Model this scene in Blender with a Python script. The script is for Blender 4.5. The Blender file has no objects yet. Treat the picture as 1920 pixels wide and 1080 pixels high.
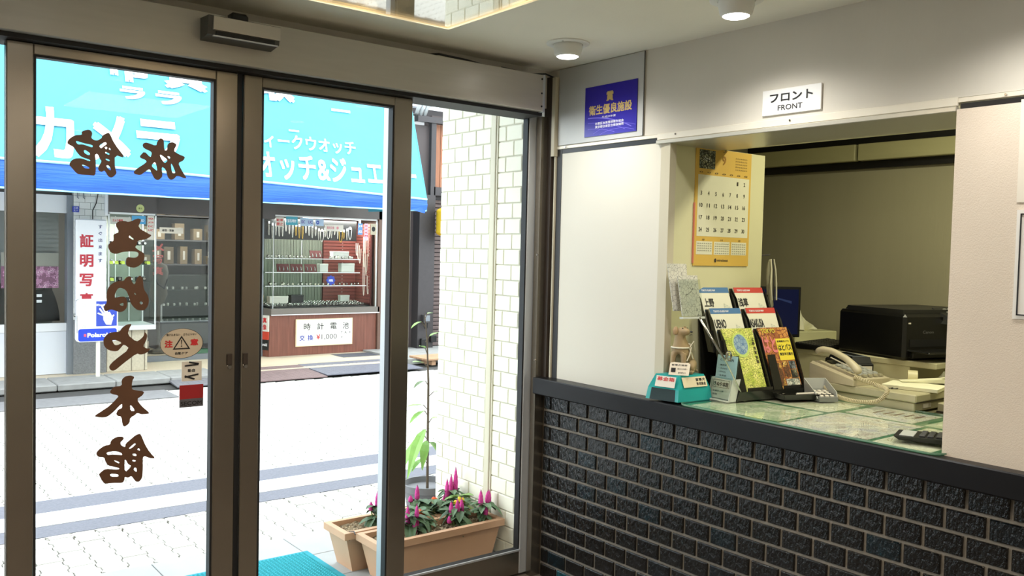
import bpy, bmesh, math, random
from mathutils import Vector, Matrix
from math import pi, sin, cos, radians as R_
sc = bpy.context.scene
COL = sc.collection
random.seed(7)
# ------------------------------------------------------------ camera, sky, lights, exposure
cd = bpy.data.cameras.new('camera'); cam = bpy.data.objects.new('camera', cd); COL.objects.link(cam)
yaw, pit, rol = .666372215, .0412099492, -.0237348669
F = Vector((sin(yaw)*cos(pit), cos(yaw)*cos(pit), -sin(pit)))
r_ = Vector((cos(yaw), -sin(yaw), 0)); d_ = F.cross(r_)
r2 = r_*cos(rol) + d_*sin(rol); d2 = -r_*sin(rol) + d_*cos(rol)
m = Matrix((r2, -d2, -F)).transposed().to_4x4(); m.translation = Vector((-2.55, -3.0, 1.46))
cam.matrix_world = m
cd.sensor_width = 36; cd.lens = 36*1641.825/1920; cd.clip_start = .02; cd.clip_end = 200
sc.camera = cam
sc.view_settings.view_transform = 'Standard'; sc.view_settings.look = 'None'
sc.view_settings.exposure = 0.0; sc.view_settings.gamma = 1.0; sc.view_settings.use_curve_mapping = False
sc.cycles.use_denoising = True
sc.cycles.max_bounces = 8; sc.cycles.diffuse_bounces = 4; sc.cycles.glossy_bounces = 4
sc.cycles.transparent_max_bounces = 16; sc.cycles.sample_clamp_indirect = 6.0
w = bpy.data.worlds.new('overcast_sky'); sc.world = w; w.use_nodes = True
bg = w.node_tree.nodes['Background']; bg.inputs[0].default_value = (.90, .96, 1.0, 1); bg.inputs[1].default_value = 6.0

ORD = 'first second third fourth fifth sixth seventh eighth ninth tenth eleventh twelfth thirteenth fourteenth fifteenth sixteenth seventeenth eighteenth nineteenth twentieth twenty-first twenty-second twenty-third twenty-fourth twenty-fifth twenty-sixth'.split()
def light(name, kind, loc, energy, color, size=.1, sizey=None, target=None, spot=None, blend=.6, parent=None):
    l = bpy.data.lights.new(name, kind); l.energy = energy; l.color = color
    if kind == 'AREA':
        l.size = size
        if sizey: l.shape = 'RECTANGLE'; l.size_y = sizey
    else: l.shadow_soft_size = size
    if kind == 'SPOT': l.spot_size = spot; l.spot_blend = blend
    o = bpy.data.objects.new(name, l); COL.objects.link(o); o.location = loc
    if target is not None:
        o.rotation_euler = (Vector(target)-Vector(loc)).to_track_quat('-Z', 'Y').to_euler()
    if parent: o.parent = parent
    return o
WARM = (1.0, .84, .66); NEU = (1.0, .93, .82); COOLW = (1.0, .97, .92)
# ceiling downlights of the lobby: two in view, the rest of the grid behind the camera
DL = [(-.30, -.45), (-.30, -1.24), (-.30, -2.05), (-1.75, -2.3), (-2.9, -1.0), (-2.9, -3.4), (-1.2, -3.6), (-2.0, -.78)]
for i, (x, y) in enumerate(DL):
    light('downlight_beam', 'SPOT', (x, y, 2.19), 19 if i < 3 else (18 if i < 7 else 13), COOLW if i < 3 else WARM, .035, target=(x, y, 0), spot=R_(150), blend=.9)
light('lobby_lamp_glow', 'AREA', (-1.45, -1.2, 2.07), 11, WARM, .5, .5, target=(-1.45, -1.2, 0))
light('unseen_lobby_fill', 'AREA', (-2.2, -3.6, 2.24), 36, NEU, 1.4, .5, target=(-2.2, -3.6, 0))  # added fill behind the camera to brighten the lobby, no visible fixture
light('office_tube', 'AREA', (.68, -1.75, 2.20), 18, (1.0, .96, .68), .12, 1.3, target=(.68, -1.75, 0))
light('window_case_tube', 'AREA', (2.75, 7.95, 1.83), 45, (1, .98, .92), 1.3, .15, target=(2.75, 8.0, 0))
light('camera_case_tube', 'AREA', (.12, 7.42, 1.74), 14, (1, .98, .92), .4, .15, target=(.12, 7.45, 0))
light('shop_ceiling_tube', 'AREA', (1.3, 9.2, 2.3), 50, (1, .96, .88), 1.6, .8, target=(1.3, 9.2, 0))

# ------------------------------------------------------------ helpers
def s(r, g, b):
    f = lambda c: (c/255/12.92) if c/255 <= .04045 else ((c/255+.055)/1.055)**2.4
    return (f(r), f(g), f(b))
_M = {}
def M(name, col, rough=.5, metal=0., noise=None, bump=None, emis=None, alpha=None, coat=0, stretch=None, randv=0, spec=None):
    if name in _M: return _M[name]
    mt = bpy.data.materials.new(name); mt.use_nodes = True; nt = mt.node_tree; b = nt.nodes['Principled BSDF']
    b.inputs['Base Color'].default_value = (*col, 1); b.inputs['Roughness'].default_value = rough; b.inputs['Metallic'].default_value = metal
    if coat: b.inputs['Coat Weight'].default_value = coat; b.inputs['Coat Roughness'].default_value = .08
    if spec is not None: b.inputs['Specular IOR Level'].default_value = spec
    if emis: b.inputs['Emission Color'].default_value = (*emis[0], 1); b.inputs['Emission Strength'].default_value = emis[1]
    tc = nt.nodes.new('ShaderNodeTexCoord'); mp = nt.nodes.new('ShaderNodeMapping'); nt.links.new(tc.outputs['Object'], mp.inputs[0])
    if stretch: mp.inputs['Scale'].default_value = stretch
    src = None
    if noise:
        sc_, amt = noise[:2]
        n = nt.nodes.new('ShaderNodeTexNoise'); n.inputs['Scale'].default_value = sc_; n.inputs['Detail'].default_value = 5; nt.links.new(mp.outputs[0], n.inputs[0])
        mr = nt.nodes.new('ShaderNodeMapRange'); mr.inputs[1].default_value = .3; mr.inputs[2].default_value = .7; mr.inputs[3].default_value = 1-amt; mr.inputs[4].default_value = 1+amt
        nt.links.new(n.outputs[0], mr.inputs[0])
        hs = nt.nodes.new('ShaderNodeHueSaturation'); hs.inputs['Color'].default_value = (*col, 1); nt.links.new(mr.outputs[0], hs.inputs['Value']); src = hs
    if randv:
        oi = nt.nodes.new('ShaderNodeObjectInfo'); mr2 = nt.nodes.new('ShaderNodeMapRange'); mr2.inputs[3].default_value = 1-randv; mr2.inputs[4].default_value = 1+randv
        nt.links.new(oi.outputs['Random'], mr2.inputs[0])
        h2 = nt.nodes.new('ShaderNodeHueSaturation'); h2.inputs['Color'].default_value = (*col, 1); nt.links.new(mr2.outputs[0], h2.inputs['Value'])
        if src: nt.links.new(src.outputs[0], h2.inputs['Color'])
        src = h2
    if src: nt.links.new(src.outputs[0], b.inputs['Base Color'])
    if bump:
        n = nt.nodes.new('ShaderNodeTexNoise'); n.inputs['Scale'].default_value = bump[0]; n.inputs['Detail'].default_value = 4; nt.links.new(mp.outputs[0], n.inputs[0])
        bp = nt.nodes.new('ShaderNodeBump'); bp.inputs['Strength'].default_value = bump[1]; bp.inputs['Distance'].default_value = bump[2] if len(bump) > 2 else .003
        nt.links.new(n.outputs[0], bp.inputs['Height']); nt.links.new(bp.outputs[0], b.inputs['Normal'])
    _M[name] = mt; return mt
def MG(name, tint=(1, 1, 1), refl=1.0, rough=0.0, base=0.0):
    """thin pane: clear transmission plus a Fresnel reflection"""
    if name in _M: return _M[name]
    mt = bpy.data.materials.new(name); mt.use_nodes = True; nt = mt.node_tree; nt.nodes.clear()
    o = nt.nodes.new('ShaderNodeOutputMaterial'); mx = nt.nodes.new('ShaderNodeMixShader'); t = nt.nodes.new('ShaderNodeBsdfTransparent'); g = nt.nodes.new('ShaderNodeBsdfGlossy')
    fr = nt.nodes.new('ShaderNodeFresnel'); fr.inputs[0].default_value = 1.45
    ge = nt.nodes.new('ShaderNodeNewGeometry'); ir = nt.nodes.new('ShaderNodeMapRange'); ir.inputs[3].default_value = 1.45; ir.inputs[4].default_value = 1/1.45
    nt.links.new(ge.outputs['Backfacing'], ir.inputs[0]); nt.links.new(ir.outputs[0], fr.inputs[0])
    ma = nt.nodes.new('ShaderNodeMath'); ma.operation = 'MULTIPLY_ADD'; ma.inputs[1].default_value = refl; ma.inputs[2].default_value = base; ma.use_clamp = True
    t.inputs[0].default_value = (*tint, 1); g.inputs['Roughness'].default_value = rough
    nt.links.new(fr.outputs[0], ma.inputs[0]); nt.links.new(ma.outputs[0], mx.inputs[0]); nt.links.new(t.outputs[0], mx.inputs[1]); nt.links.new(g.outputs[0], mx.inputs[2]); nt.links.new(mx.outputs[0], o.inputs[0])
    _M[name] = mt; return mt
def MV(name, cols, scale=30, rough=.5, kind='line', stretch=(1, 1, 1), wid=.06):
    """flat print: pale paper with a network of fine lines and tinted patches (maps, pictures)"""
    if name in _M: return _M[name]
    mt = bpy.data.materials.new(name); mt.use_nodes = True; nt = mt.node_tree; b = nt.nodes['Principled BSDF']; b.inputs['Roughness'].default_value = rough
    tc = nt.nodes.new('ShaderNodeTexCoord'); mp = nt.nodes.new('ShaderNodeMapping'); mp.inputs['Scale'].default_value = stretch; nt.links.new(tc.outputs['Object'], mp.inputs[0])
    n = nt.nodes.new('ShaderNodeTexNoise'); n.inputs['Scale'].default_value = scale*.25; n.inputs['Detail'].default_value = 3; nt.links.new(mp.outputs[0], n.inputs[0])
    cr = nt.nodes.new('ShaderNodeValToRGB'); cr.color_ramp.interpolation = 'CONSTANT' if kind == 'pic' else 'LINEAR'
    el = cr.color_ramp.elements; el[0].position = .36; el[0].color = (*cols[0], 1); el[1].position = .62; el[1].color = (*cols[-2], 1)
    for i, c in enumerate(cols[1:-2]): e = el.new(.36+.26*(i+1)/(len(cols)-2)); e.color = (*c, 1)
    nt.links.new(n.outputs[0], cr.inputs[0])
    v = nt.nodes.new('ShaderNodeTexVoronoi'); v.feature = 'DISTANCE_TO_EDGE'; v.inputs['Scale'].default_value = scale; nt.links.new(mp.outputs[0], v.inputs[0])
    lt = nt.nodes.new('ShaderNodeMath'); lt.operation = 'LESS_THAN'; lt.inputs[1].default_value = wid; nt.links.new(v.outputs[0], lt.inputs[0])
    mx = nt.nodes.new('ShaderNodeMix'); mx.data_type = 'RGBA'; nt.links.new(lt.outputs[0], mx.inputs[0]); nt.links.new(cr.outputs[0], mx.inputs[6]); mx.inputs[7].default_value = (*cols[-1], 1)
    nt.links.new(mx.outputs[2], b.inputs['Base Color']); _M[name] = mt; return mt

def woff(o):
    v = Vector((0, 0, 0))
    while o is not None: v += o.location; o = o.parent
    return v
class MB:
    def __init__(s_, tf=None): s_.v = []; s_.f = []; s_.tf = tf; s_.sm = False
    def add(s_, vs, fs):
        n = len(s_.v)
        for p in vs:
            p = Vector(p); s_.v.append(s_.tf @ p if s_.tf else p)
        s_.f += [tuple(i+n for i in f) for f in fs]; return s_
    def box(s_, x0, x1, y0, y1, z0, z1, c=0):
        if x0 > x1: x0, x1 = x1, x0
        if y0 > y1: y0, y1 = y1, y0
        if z0 > z1: z0, z1 = z1, z0
        if c:   # chamfered box
            c = min(c, (x1-x0)*.45, (y1-y0)*.45, (z1-z0)*.45)
            bm = bmesh.new(); bmesh.ops.create_cube(bm, size=1)
            for q in bm.verts: q.co = Vector(((x0+x1)/2+q.co.x*(x1-x0), (y0+y1)/2+q.co.y*(y1-y0), (z0+z1)/2+q.co.z*(z1-z0)))
            bmesh.ops.bevel(bm, geom=bm.edges[:], offset=c, segments=1, affect='EDGES'); return s_.bm(bm)
        return s_.add([(x, y, z) for x in (x0, x1) for y in (y0, y1) for z in (z0, z1)],
                      [(0, 1, 3, 2), (4, 6, 7, 5), (0, 4, 5, 1), (2, 3, 7, 6), (0, 2, 6, 4), (1, 5, 7, 3)])
    def bm(s_, b):
        b.verts.index_update(); s_.add([q.co.copy() for q in b.verts], [tuple(q.index for q in f.verts) for f in b.faces]); b.free(); return s_
    def hexa(s_, p):  # 8 points: bottom 4 ccw, top 4 ccw
        return s_.add(p, [(3, 2, 1, 0), (4, 5, 6, 7), (0, 1, 5, 4), (1, 2, 6, 5), (2, 3, 7, 6), (3, 0, 4, 7)])
    def cyl(s_, p0, p1, r0, r1=None, n=16, cap=True):
        r1 = r0 if r1 is None else r1; p0 = Vector(p0); p1 = Vector(p1); d = (p1-p0).normalized()
        a = d.orthogonal().normalized(); b = d.cross(a); vs = []
        for p, r in ((p0, r0), (p1, r1)):
            for i in range(n): t = 2*pi*i/n; vs.append(p+a*(r*cos(t))+b*(r*sin(t)))
        fs = [(i, (i+1) % n, n+(i+1) % n, n+i) for i in range(n)]
        if cap: fs += [tuple(range(n-1, -1, -1)), tuple(range(n, 2*n))]
        return s_.add(vs, fs)
    def lathe(s_, prof, c=(0, 0, 0), n=24, ax=None):
        vs = []; c = Vector(c)
        for r, z in prof:
            for i in range(n): t = 2*pi*i/n; vs.append(c+Vector((r*cos(t), r*sin(t), z)))
        fs = []
        for j in range(len(prof)-1): fs += [(j*n+i, j*n+(i+1) % n, (j+1)*n+(i+1) % n, (j+1)*n+i) for i in range(n)]
        fs += [tuple(range(n-1, -1, -1)), tuple((len(prof)-1)*n+i for i in range(n))]
        return s_.add(vs, fs)
    def tube(s_, pts, r, n=8, closed=False):
        pts = [Vector(p) for p in pts]; L = len(pts); vs = []; up = None
        for k, p in enumerate(pts):
            a = pts[k-1] if (k or closed) else pts[k]; b = pts[(k+1) % L] if (k < L-1 or closed) else pts[k]
            d = (b-a).normalized()
            if up is None: up = d.orthogonal().normalized()
            up = (up-d*up.dot(d)).normalized(); q = d.cross(up); rr = r[k] if isinstance(r, (list, tuple)) else r
            for i in range(n): t = 2*pi*i/n; vs.append(p+up*(rr*cos(t))+q*(rr*sin(t)))
        fs = [(j*n+i, j*n+(i+1) % n, ((j+1) % L)*n+(i+1) % n, ((j+1) % L)*n+i) for j in range(L if closed else L-1) for i in range(n)]
        if not closed: fs += [tuple(range(n-1, -1, -1)), tuple((L-1)*n+i for i in range(n))]
        return s_.add(vs, fs)
    def prism(s_, pts, o, u, v, th):   # 2d outline in the frame o,u,v pushed th along -normal (behind)
        o, u, v = Vector(o), Vector(u), Vector(v); nn = u.cross(v).normalized(); n = len(pts)
        f_ = [o+u*a+v*b for a, b in pts]; bk = [p-nn*th for p in f_]
        return s_.add(f_+bk, [tuple(range(n)), tuple(range(2*n-1, n-1, -1))]+[(i, n+i, n+(i+1) % n, (i+1) % n) for i in range(n)])
    def build(s_, name, mat, parent=None, label=None, kind=None, smooth=False, loc=None):
        off = woff(parent) if (parent is not None and s_.world) else Vector((0, 0, 0))
        me = bpy.data.meshes.new(name)
        if loc is not None: off = Vector(loc) if parent is None else off
        me.from_pydata([p-off for p in s_.v], [], s_.f); me.materials.append(mat)
        bm = bmesh.new(); bm.from_mesh(me); bmesh.ops.recalc_face_normals(bm, faces=bm.faces[:]); bm.to_mesh(me); bm.free()
        if smooth: me.shade_smooth()
        if smooth == 2:
            me.set_sharp_from_angle(angle=R_(38))
        o = bpy.data.objects.new(name, me); COL.objects.link(o)
        if parent is not None: o.parent = parent
        elif loc is not None: o.location = loc
        if label: o['label'] = label
        if kind: o['kind'] = kind
        return o
    world = True
class LB(MB): world = False     # authored in the parent's local frame
def thing(name, label, cat, loc=(0, 0, 0), rz=0, group=None, rot=None):
    o = bpy.data.objects.new(name, None); COL.objects.link(o); o.location = loc; o.rotation_euler = rot if rot else (0, 0, rz)
    o.empty_display_size = .1; o['label'] = label; o['category'] = cat
    if group: o['group'] = group
    return o
def tag(o, label, cat, group=None):
    o['label'] = label; o['category'] = cat
    if group: o['group'] = group
    return o
def struct(name, loc=(0, 0, 0), label=None):
    o = bpy.data.objects.new(name, None); COL.objects.link(o); o.location = loc; o['kind'] = 'structure'
    if label: o['label'] = label
    return o
def SB(name, mat, mb, label=None): return mb.build(name, mat, None, label, 'structure')
def copy_tree(o, parent=None):
    c = o.copy(); COL.objects.link(c)
    if parent is not None: c.parent = parent
    for ch in list(o.children):
        if ch.type != 'LIGHT': copy_tree(ch, c)
    return c
def char_mesh(body, bold=0.0, mirror=False, space=1.0):
    c = bpy.data.curves.new('lettering', 'FONT'); c.body = body; c.size = 1; c.offset = bold; c.resolution_u = 3; c.space_line = .95; c.space_character = space; c.align_x = 'CENTER' if '\n' in body else 'LEFT'
    o = bpy.data.objects.new('lettering', c); COL.objects.link(o); dg = bpy.context.evaluated_depsgraph_get(); dg.update()
    me = o.evaluated_get(dg).to_mesh(); vs = [q.co.copy() for q in me.vertices]; fs = [tuple(p.vertices) for p in me.polygons]
    o.evaluated_get(dg).to_mesh_clear(); bpy.data.objects.remove(o); bpy.data.curves.remove(c)
    return vs, fs
def text(items, o, u, v, mat, parent=None, name='lettering', lift=.0008, local=False, bold=0.0, label=None, slant=0):
    """items: (string, u0, u1, v0, v1) boxes in the plane frame; each string is fitted to its box"""
    o, u, v = Vector(o), Vector(u).normalized(), Vector(v).normalized(); n = u.cross(v).normalized()
    mb = (LB if local else MB)()
    for it in items:
        vs, fs = char_mesh(it[0], 0.0)
        if not vs: continue
        bd = (it[5] if len(it) > 5 else bold)
        x0 = min(q.x for q in vs)-bd*.8; x1 = max(q.x for q in vs)+bd*.8; y0 = min(q.y for q in vs)-bd*.8; y1 = max(q.y for q in vs)+bd*.8
        if it[2] is None: it = (it[0], it[1], it[1]+(x1-x0)*(it[4]-it[3])/(y1-y0), it[3], it[4])
        sx = (it[2]-it[1])/max(x1-x0, 1e-6); sy = (it[4]-it[3])/max(y1-y0, 1e-6)
        rp = [(0, 0)] if not bd else [(bd*a, bd*b) for a, b in ((-.8, -.8), (.8, -.8), (.8, .8), (-.8, .8), (0, 0))]
        for kk, (ox, oy) in enumerate(rp):
            mb.add([o+u*(it[1]+(q.x-x0+ox)*sx+slant*(q.y-y0)*sy)+v*(it[3]+(q.y-y0+oy)*sy)+n*(lift+.00002*kk) for q in vs], fs)
    off = Vector((0, 0, 0)) if local or parent is None else woff(parent)
    me = bpy.data.meshes.new(name); me.from_pydata([p-off for p in mb.v], [], mb.f); me.materials.append(mat)
    ob = bpy.data.objects.new(name, me); COL.objects.link(ob)
    if parent is not None: ob.parent = parent
    if label: ob['label'] = label
    return ob
def outline(polys, y, mat, parent, name, label, th=.0006):
    c = bpy.data.curves.new(name, 'CURVE'); c.dimensions = '2D'; c.fill_mode = 'BOTH'; c.extrude = th/2
    for P in polys:
        P = [Vector((a/10000, b/10000, 0)) for a, b in P]; Q = []
        for i in range(len(P)):
            a, b = P[i], P[(i+1) % len(P)]; Q += [a*.78+b*.22, a*.22+b*.78]
        sp = c.splines.new('POLY'); sp.points.add(len(Q)-1)
        for k, q in enumerate(Q): sp.points[k].co = (q.x, q.y, 0, 1)
        sp.use_cyclic_u = True
    ob = bpy.data.objects.new(name, c); COL.objects.link(ob); dg = bpy.context.evaluated_depsgraph_get(); dg.update()
    me = bpy.data.meshes.new_from_object(ob.evaluated_get(dg)); bpy.data.objects.remove(ob)
    off = woff(parent)
    for q in me.vertices: q.co = Vector((q.co.x, y+q.co.z, q.co.y))-off
    me.materials.clear(); me.materials.append(mat); me.name = name
    ob = bpy.data.objects.new(name, me); COL.objects.link(ob); ob.parent = parent; ob['label'] = label; return ob
XY = ((0, -1, 0), (0, 0, 1))      # print on a wall that faces -X
YF = ((1, 0, 0), (0, 0, 1))       # print on a wall that faces -Y

# ------------------------------------------------------------ shared materials
m_wall = M('cream_wallpaper', s(205, 200, 188), .75, noise=(3, .03), bump=(90, .35, .002), stretch=(1, 1, .12))
m_panel = M('ivory_panel', s(214, 209, 194), .5, noise=(2, .02))
m_plaster = M('stippled_plaster', s(214, 200, 182), .8, noise=(4, .03), bump=(260, .45, .002))
m_ceil = M('ceiling_paint', s(234, 230, 214), .85, noise=(2, .03), bump=(120, .25, .002))
m_alu = M('brushed_aluminium', s(186, 181, 172), .36, .35, noise=(60, .03), stretch=(.1, 1, 1))
m_frame = M('bronze_anodised_aluminium', s(142, 134, 122), .27, .88, noise=(5, .05))
m_lite = M('pale_aluminium_trim', s(196, 200, 204), .35, .5)
m_gask = M('black_rubber_gasket', s(16, 16, 18), .6)
m_black = M('satin_black', s(14, 14, 15), .4)
m_white = M('white_plastic', s(228, 228, 222), .45)
m_ledge = M('black_ledge', s(24, 24, 26), .36, noise=(6, .15), bump=(40, .1), spec=.2)
m_dbrown = M('dark_brown_channel', s(52, 42, 34), .45)
m_glass = MG('clear_glass', (.985, .995, .99), .16)
m_chrome = M('chrome', s(200, 200, 200), .12, 1)
m_gold = M('gold_print', s(205, 178, 110), .4, .2)
m_wprint = M('white_print', s(235, 235, 240), .5)
m_kprint = M('black_print', s(22, 22, 24), .6)
m_rprint = M('red_print', s(196, 40, 44), .55)
m_bprint = M('blue_print', s(36, 60, 170), .55)
# ------------------------------------------------------------ lobby shell
CZ = 2.265
m_floor = M('lobby_floor_tile', s(108, 98, 88), .5, noise=(8, .12), bump=(30, .2))
m_out = M('rendered_facade', s(205, 203, 196), .8, noise=(2, .05))
SB('floor', m_floor, MB().box(-4.6, 2.2, -5.2, .12, -.08, 0).box(.02, 2.2, .12, .5, -.08, 0))
SB('ceiling', m_ceil, MB().box(-4.6, 2.2, -5.2, .12, CZ, CZ+.15))
SB('wall_back', m_wall, MB().box(-4.6, 2.2, -5.3, -5.2, 0, CZ))
SB('wall_left', m_wall, MB().box(-4.7, -4.6, -5.3, .12, 0, CZ))
SB('wall_front', m_wall, MB().box(-4.6, -3.05, 0, .12, 0, CZ).box(-3.05, .02, .0, .12, 2.10, CZ).box(.02, .10, 0, .12, 0, CZ))
# counter-side wall: upper beam with its soffit, and the wall past the hatch
wr = struct('wall_right')
MB().box(0, .36, -5.2, 0, 1.93, CZ).build('upper_wall', m_wall, wr)
MB().box(.003, .36, -3.3, -.06, 1.895, 1.93).build('soffit', M('soffit_board', s(206, 202, 170), .7), wr)
wr2 = struct('wall_right')
MB().box(-.024, .0, -5.2, -1.806, .905, 1.893).build('plaster_panel', m_plaster, wr2)
MB().box(.0, .05, -5.2, -1.806, .906, 1.893).build('wall_core', m_plaster, wr2)
MB().box(-.002, .012, -5.2, -1.806, 1.893, 1.912).build('shadow_gap', m_black, wr2)
wr3 = struct('wall_right')
MB().box(.0, .03, -.672, -.092, .905, 1.895).build('cream_panel', m_panel, wr3)
MB().box(-.003, .03, -.690, -.673, .905, 1.895).build('panel_stile', M('aged_ivory_stile', s(196, 188, 164), .5), wr3)
MB().box(-.006, .03, -.722, -.692, .905, 1.895).build('opening_jamb', M('aged_ivory_stile', (1, 1, 1)), wr3)
MB().box(.03, .616, -.702, -.650, .905, 1.895).build('hatch_side_wall', M('office_cream_board', s(212, 208, 170), .6, noise=(2, .02)), wr3)
MB().box(.012, .03, -.705, -.01, 1.0, 1.92).build('backing_board', m_dbrown, wr3)
# trim_1: ivory rail along the foot of the upper wall, with the sliding track under it
t1 = struct('trim_1')
MB().box(-.010, .002, -1.80, -.655, 1.905, 1.930, .002).build('rail', M('rail_ivory_metal', s(222, 216, 200), .35, .1), t1)
MB().box(-.016, .30, -1.80, -.655, 1.889, 1.904, .002).build('rail', M('rail_grey_metal', s(190, 186, 172), .3, .4), t1)
MB().box(-.006, .002, -5.2, -.05, 1.915, 1.928, .001).build('rail', M('rail_ivory_metal', (1, 1, 1)), t1)
for y in (-.12, -.75, -1.25, -1.93, -2.5): MB().cyl((-.013, y, 1.921), (-.006, y, 1.921), .0035, n=8).build('screw', m_chrome, t1)
MB().box(-.001, .012, -.672, -.06, 1.896, 1.914).build('shadow_gap', m_black, t1)
# trim_2: dark channel post where the glass front meets the counter wall
t2 = struct('trim_2')
MB().box(-.020, .03, -.040, .012, .905, CZ-.03).build('brown_post', m_dbrown, t2)
MB().box(-.024, .0, -.062, -.042, 1.885, CZ-.035).build('ivory_strip', M('aged_ivory_stile', (1, 1, 1)), t2)
MB().box(-.010, .03, -.058, -.050, .905, 1.885).build('ivory_strip', M('aged_ivory_stile', (1, 1, 1)), t2)
MB().box(-.002, .03, -.092, -.060, .905, 1.915).build('black_channel', m_black, t2)
MB().box(-.055, .02, -.012, .02, 0, 2.06).build('bronze_cover', m_frame, t2)
for z in (1.45, .98): MB().cyl((-.058, -.004, z), (-.054, -.004, z), .005, n=8).build('screw', m_chrome, t2)
# office behind the hatch
m_olive = M('olive_wallpaper', s(150, 145, 120), .8, noise=(6, .05), bump=(120, .4, .002), stretch=(1, 1, .06))
wo = struct('wall_office')
MB().box(1.45, 1.55, -5.2, .12, 0, CZ).build('back_wall', m_olive, wo)
MB().box(.56, 1.5, .0, .12, 0, CZ).build('end_wall', m_olive, wo)
for y0, y1 in ((-.66, .0), (-1.62, -.675), (-2.58, -1.635)):
    MB().box(1.385, 1.425, y0, y1, 1.940, 2.020, .003).build('frieze_board', M('frieze_wood', s(168, 164, 124), .5, noise=(20, .05), stretch=(1, .1, 1)), wo)
MB().box(1.425, 1.45, -4.5, 0, 1.905, 2.12).build('painted_gap_shade', m_black, wo)  # black board stands in for the shade around and between the frieze boards
MB().box(1.37, 1.45, -4.5, 0, 2.12, 2.15).build('dark_rail', m_dbrown, wo)
# tiled counter front: grout bed and glazed bricks
wt = struct('wall_counter')
MB().box(.0, .10, -5.2, -.012, 0, .83).build('mortar_bed', M('dark_mortar', s(128, 121, 110), .9, noise=(60, .15), bump=(200, .6)), wt)
def glaze():
    mt = M('glazed_brick', s(16, 18, 20), .2, bump=(80, 1.0, .0055), stretch=(1, 1.4, .6), spec=.45)
    nt = mt.node_tree; b = nt.nodes['Principled BSDF']
    oi = nt.nodes.new('ShaderNodeObjectInfo'); cr = nt.nodes.new('ShaderNodeValToRGB'); e = cr.color_ramp.elements
    e[0].position = 0; e[0].color = (*s(12, 12, 13), 1); e[1].position = 1; e[1].color = (*s(6, 58, 66), 1)
    for p, c in ((.35, (16, 15, 14)), (.8, (10, 11, 13)), (.93, (8, 17, 22)), (.98, (8, 30, 37))): q = e.new(p); q.color = (*s(*c), 1)
    nt.links.new(oi.outputs['Random'], cr.inputs[0])
    tc = nt.nodes.new('ShaderNodeTexCoord'); n = nt.nodes.new('ShaderNodeTexNoise'); n.inputs['Scale'].default_value = 40; nt.links.new(tc.outputs['Object'], n.inputs[0])
    mr = nt.nodes.new('ShaderNodeMapRange'); mr.inputs[1].default_value = .45; mr.inputs[2].default_value = .7; mr.inputs[3].default_value = .02; mr.inputs[4].default_value = .11
    nt.links.new(n.outputs[0], mr.inputs[0]); nt.links.new(mr.outputs[0], b.inputs['Roughness'])
    mx = nt.nodes.new('ShaderNodeHueSaturation'); nt.links.new(cr.outputs[0], mx.inputs['Color'])
    mr3 = nt.nodes.new('ShaderNodeMapRange'); mr3.inputs[1].default_value = .3; mr3.inputs[2].default_value = .75; mr3.inputs[3].default_value = .4; mr3.inputs[4].default_value = 1.5; nt.links.new(n.outputs[0], mr3.inputs[0]); nt.links.new(mr3.outputs[0], mx.inputs['Value'])
    nt.links.new(mx.outputs[0], b.inputs['Base Color']); return mt
m_glaze = glaze()
RP, CP = .0695, .1205
def brick_mesh(L, H, D, name, mat):
    c = .003; mb = LB()
    mb.hexa([(0, -L/2, -H/2), (0, L/2, -H/2), (0, L/2, H/2), (0, -L/2, H/2), (-D+c, -L/2, -H/2), (-D+c, L/2, -H/2), (-D+c, L/2, H/2), (-D+c, -L/2, H/2)])
    k = len(mb.v); a = L/2-c; b_ = H/2-c; mb.v += [Vector(q) for q in ((-D, -a, -b_), (-D, a, -b_), (-D, a, b_), (-D, -a, b_))]
    mb.f = [f for f in mb.f if f != (4, 5, 6, 7)]+[(k, k+1, k+2, k+3), (4, 5, k+1, k), (5, 6, k+2, k+1), (6, 7, k+3, k+2), (7, 4, k, k+3)]
    o = mb.build(name, mat); me = o.data; bpy.data.objects.remove(o); return me
bme = brick_mesh(CP-.011, RP-.011, .009, 'brick', m_glaze)
bhalf = brick_mesh(.048, RP-.011, .009, 'brick', m_glaze)
def put(me, parent, loc, name='brick', sx=1):
    o = bpy.data.objects.new(name, me); COL.objects.link(o); o.parent = parent; o.location = Vector(loc)-woff(parent)
    if sx != 1: o.scale = (1, sx, 1)
    return o
for r in range(12):
    z = .83-.005-RP*(r+.5); st = -.066 if r % 2 == 0 else -.126
    y = st
    yc = (st+(-.018))/2
    L = abs(st+.018)-.006
    put(bme if L > .07 else bhalf, wt, (0, yc, z), sx=L/((CP-.011) if L > .07 else .048))
    for c in range(19):
        put(bme, wt, (random.uniform(-.001, .001), st-CP*(c+.5), z))
# ledge and things fixed to the upper wall
ld = thing('counter_ledge', 'long black counter ledge running along the top of the dark glazed brick wall', 'counter', (.25, -2.6, .83))
MB().box(-.072, .66, -5.2, -.012, .832, .905, .004).build('worktop', m_ledge, ld)
ab = thing('backing_board', 'plain grey aluminium board under the downlight, behind the blue award sign', 'board', (-.003, -.32, 1.93))
MB().box(-.006, -.0005, -.576, -.066, 1.931, 2.262, .001).build('board_face', M('grey_board', s(186, 186, 182), .45, .15), ab)
MB().box(-.0075, -.006, -.5775, -.5745, 1.931, 2.262).build('edge_bead', m_black, ab)
sg = thing('award_sign', 'square deep blue award sign with gold and white lettering on grey board', 'sign', (-.008, -.392, 1.953))
MB().box(-.010, -.0062, -.543, -.241, 1.952, 2.159).build('sign_plate', M('deep_blue_print', s(38, 26, 150), .28), sg)
O = (-.010, -.241, 1.952)
text([('賞', .128, .170, .137, .178, .05), ('衛生優良施設', .026, .276, .087, .128, .03)], O, *XY, m_gold, sg)
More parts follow.
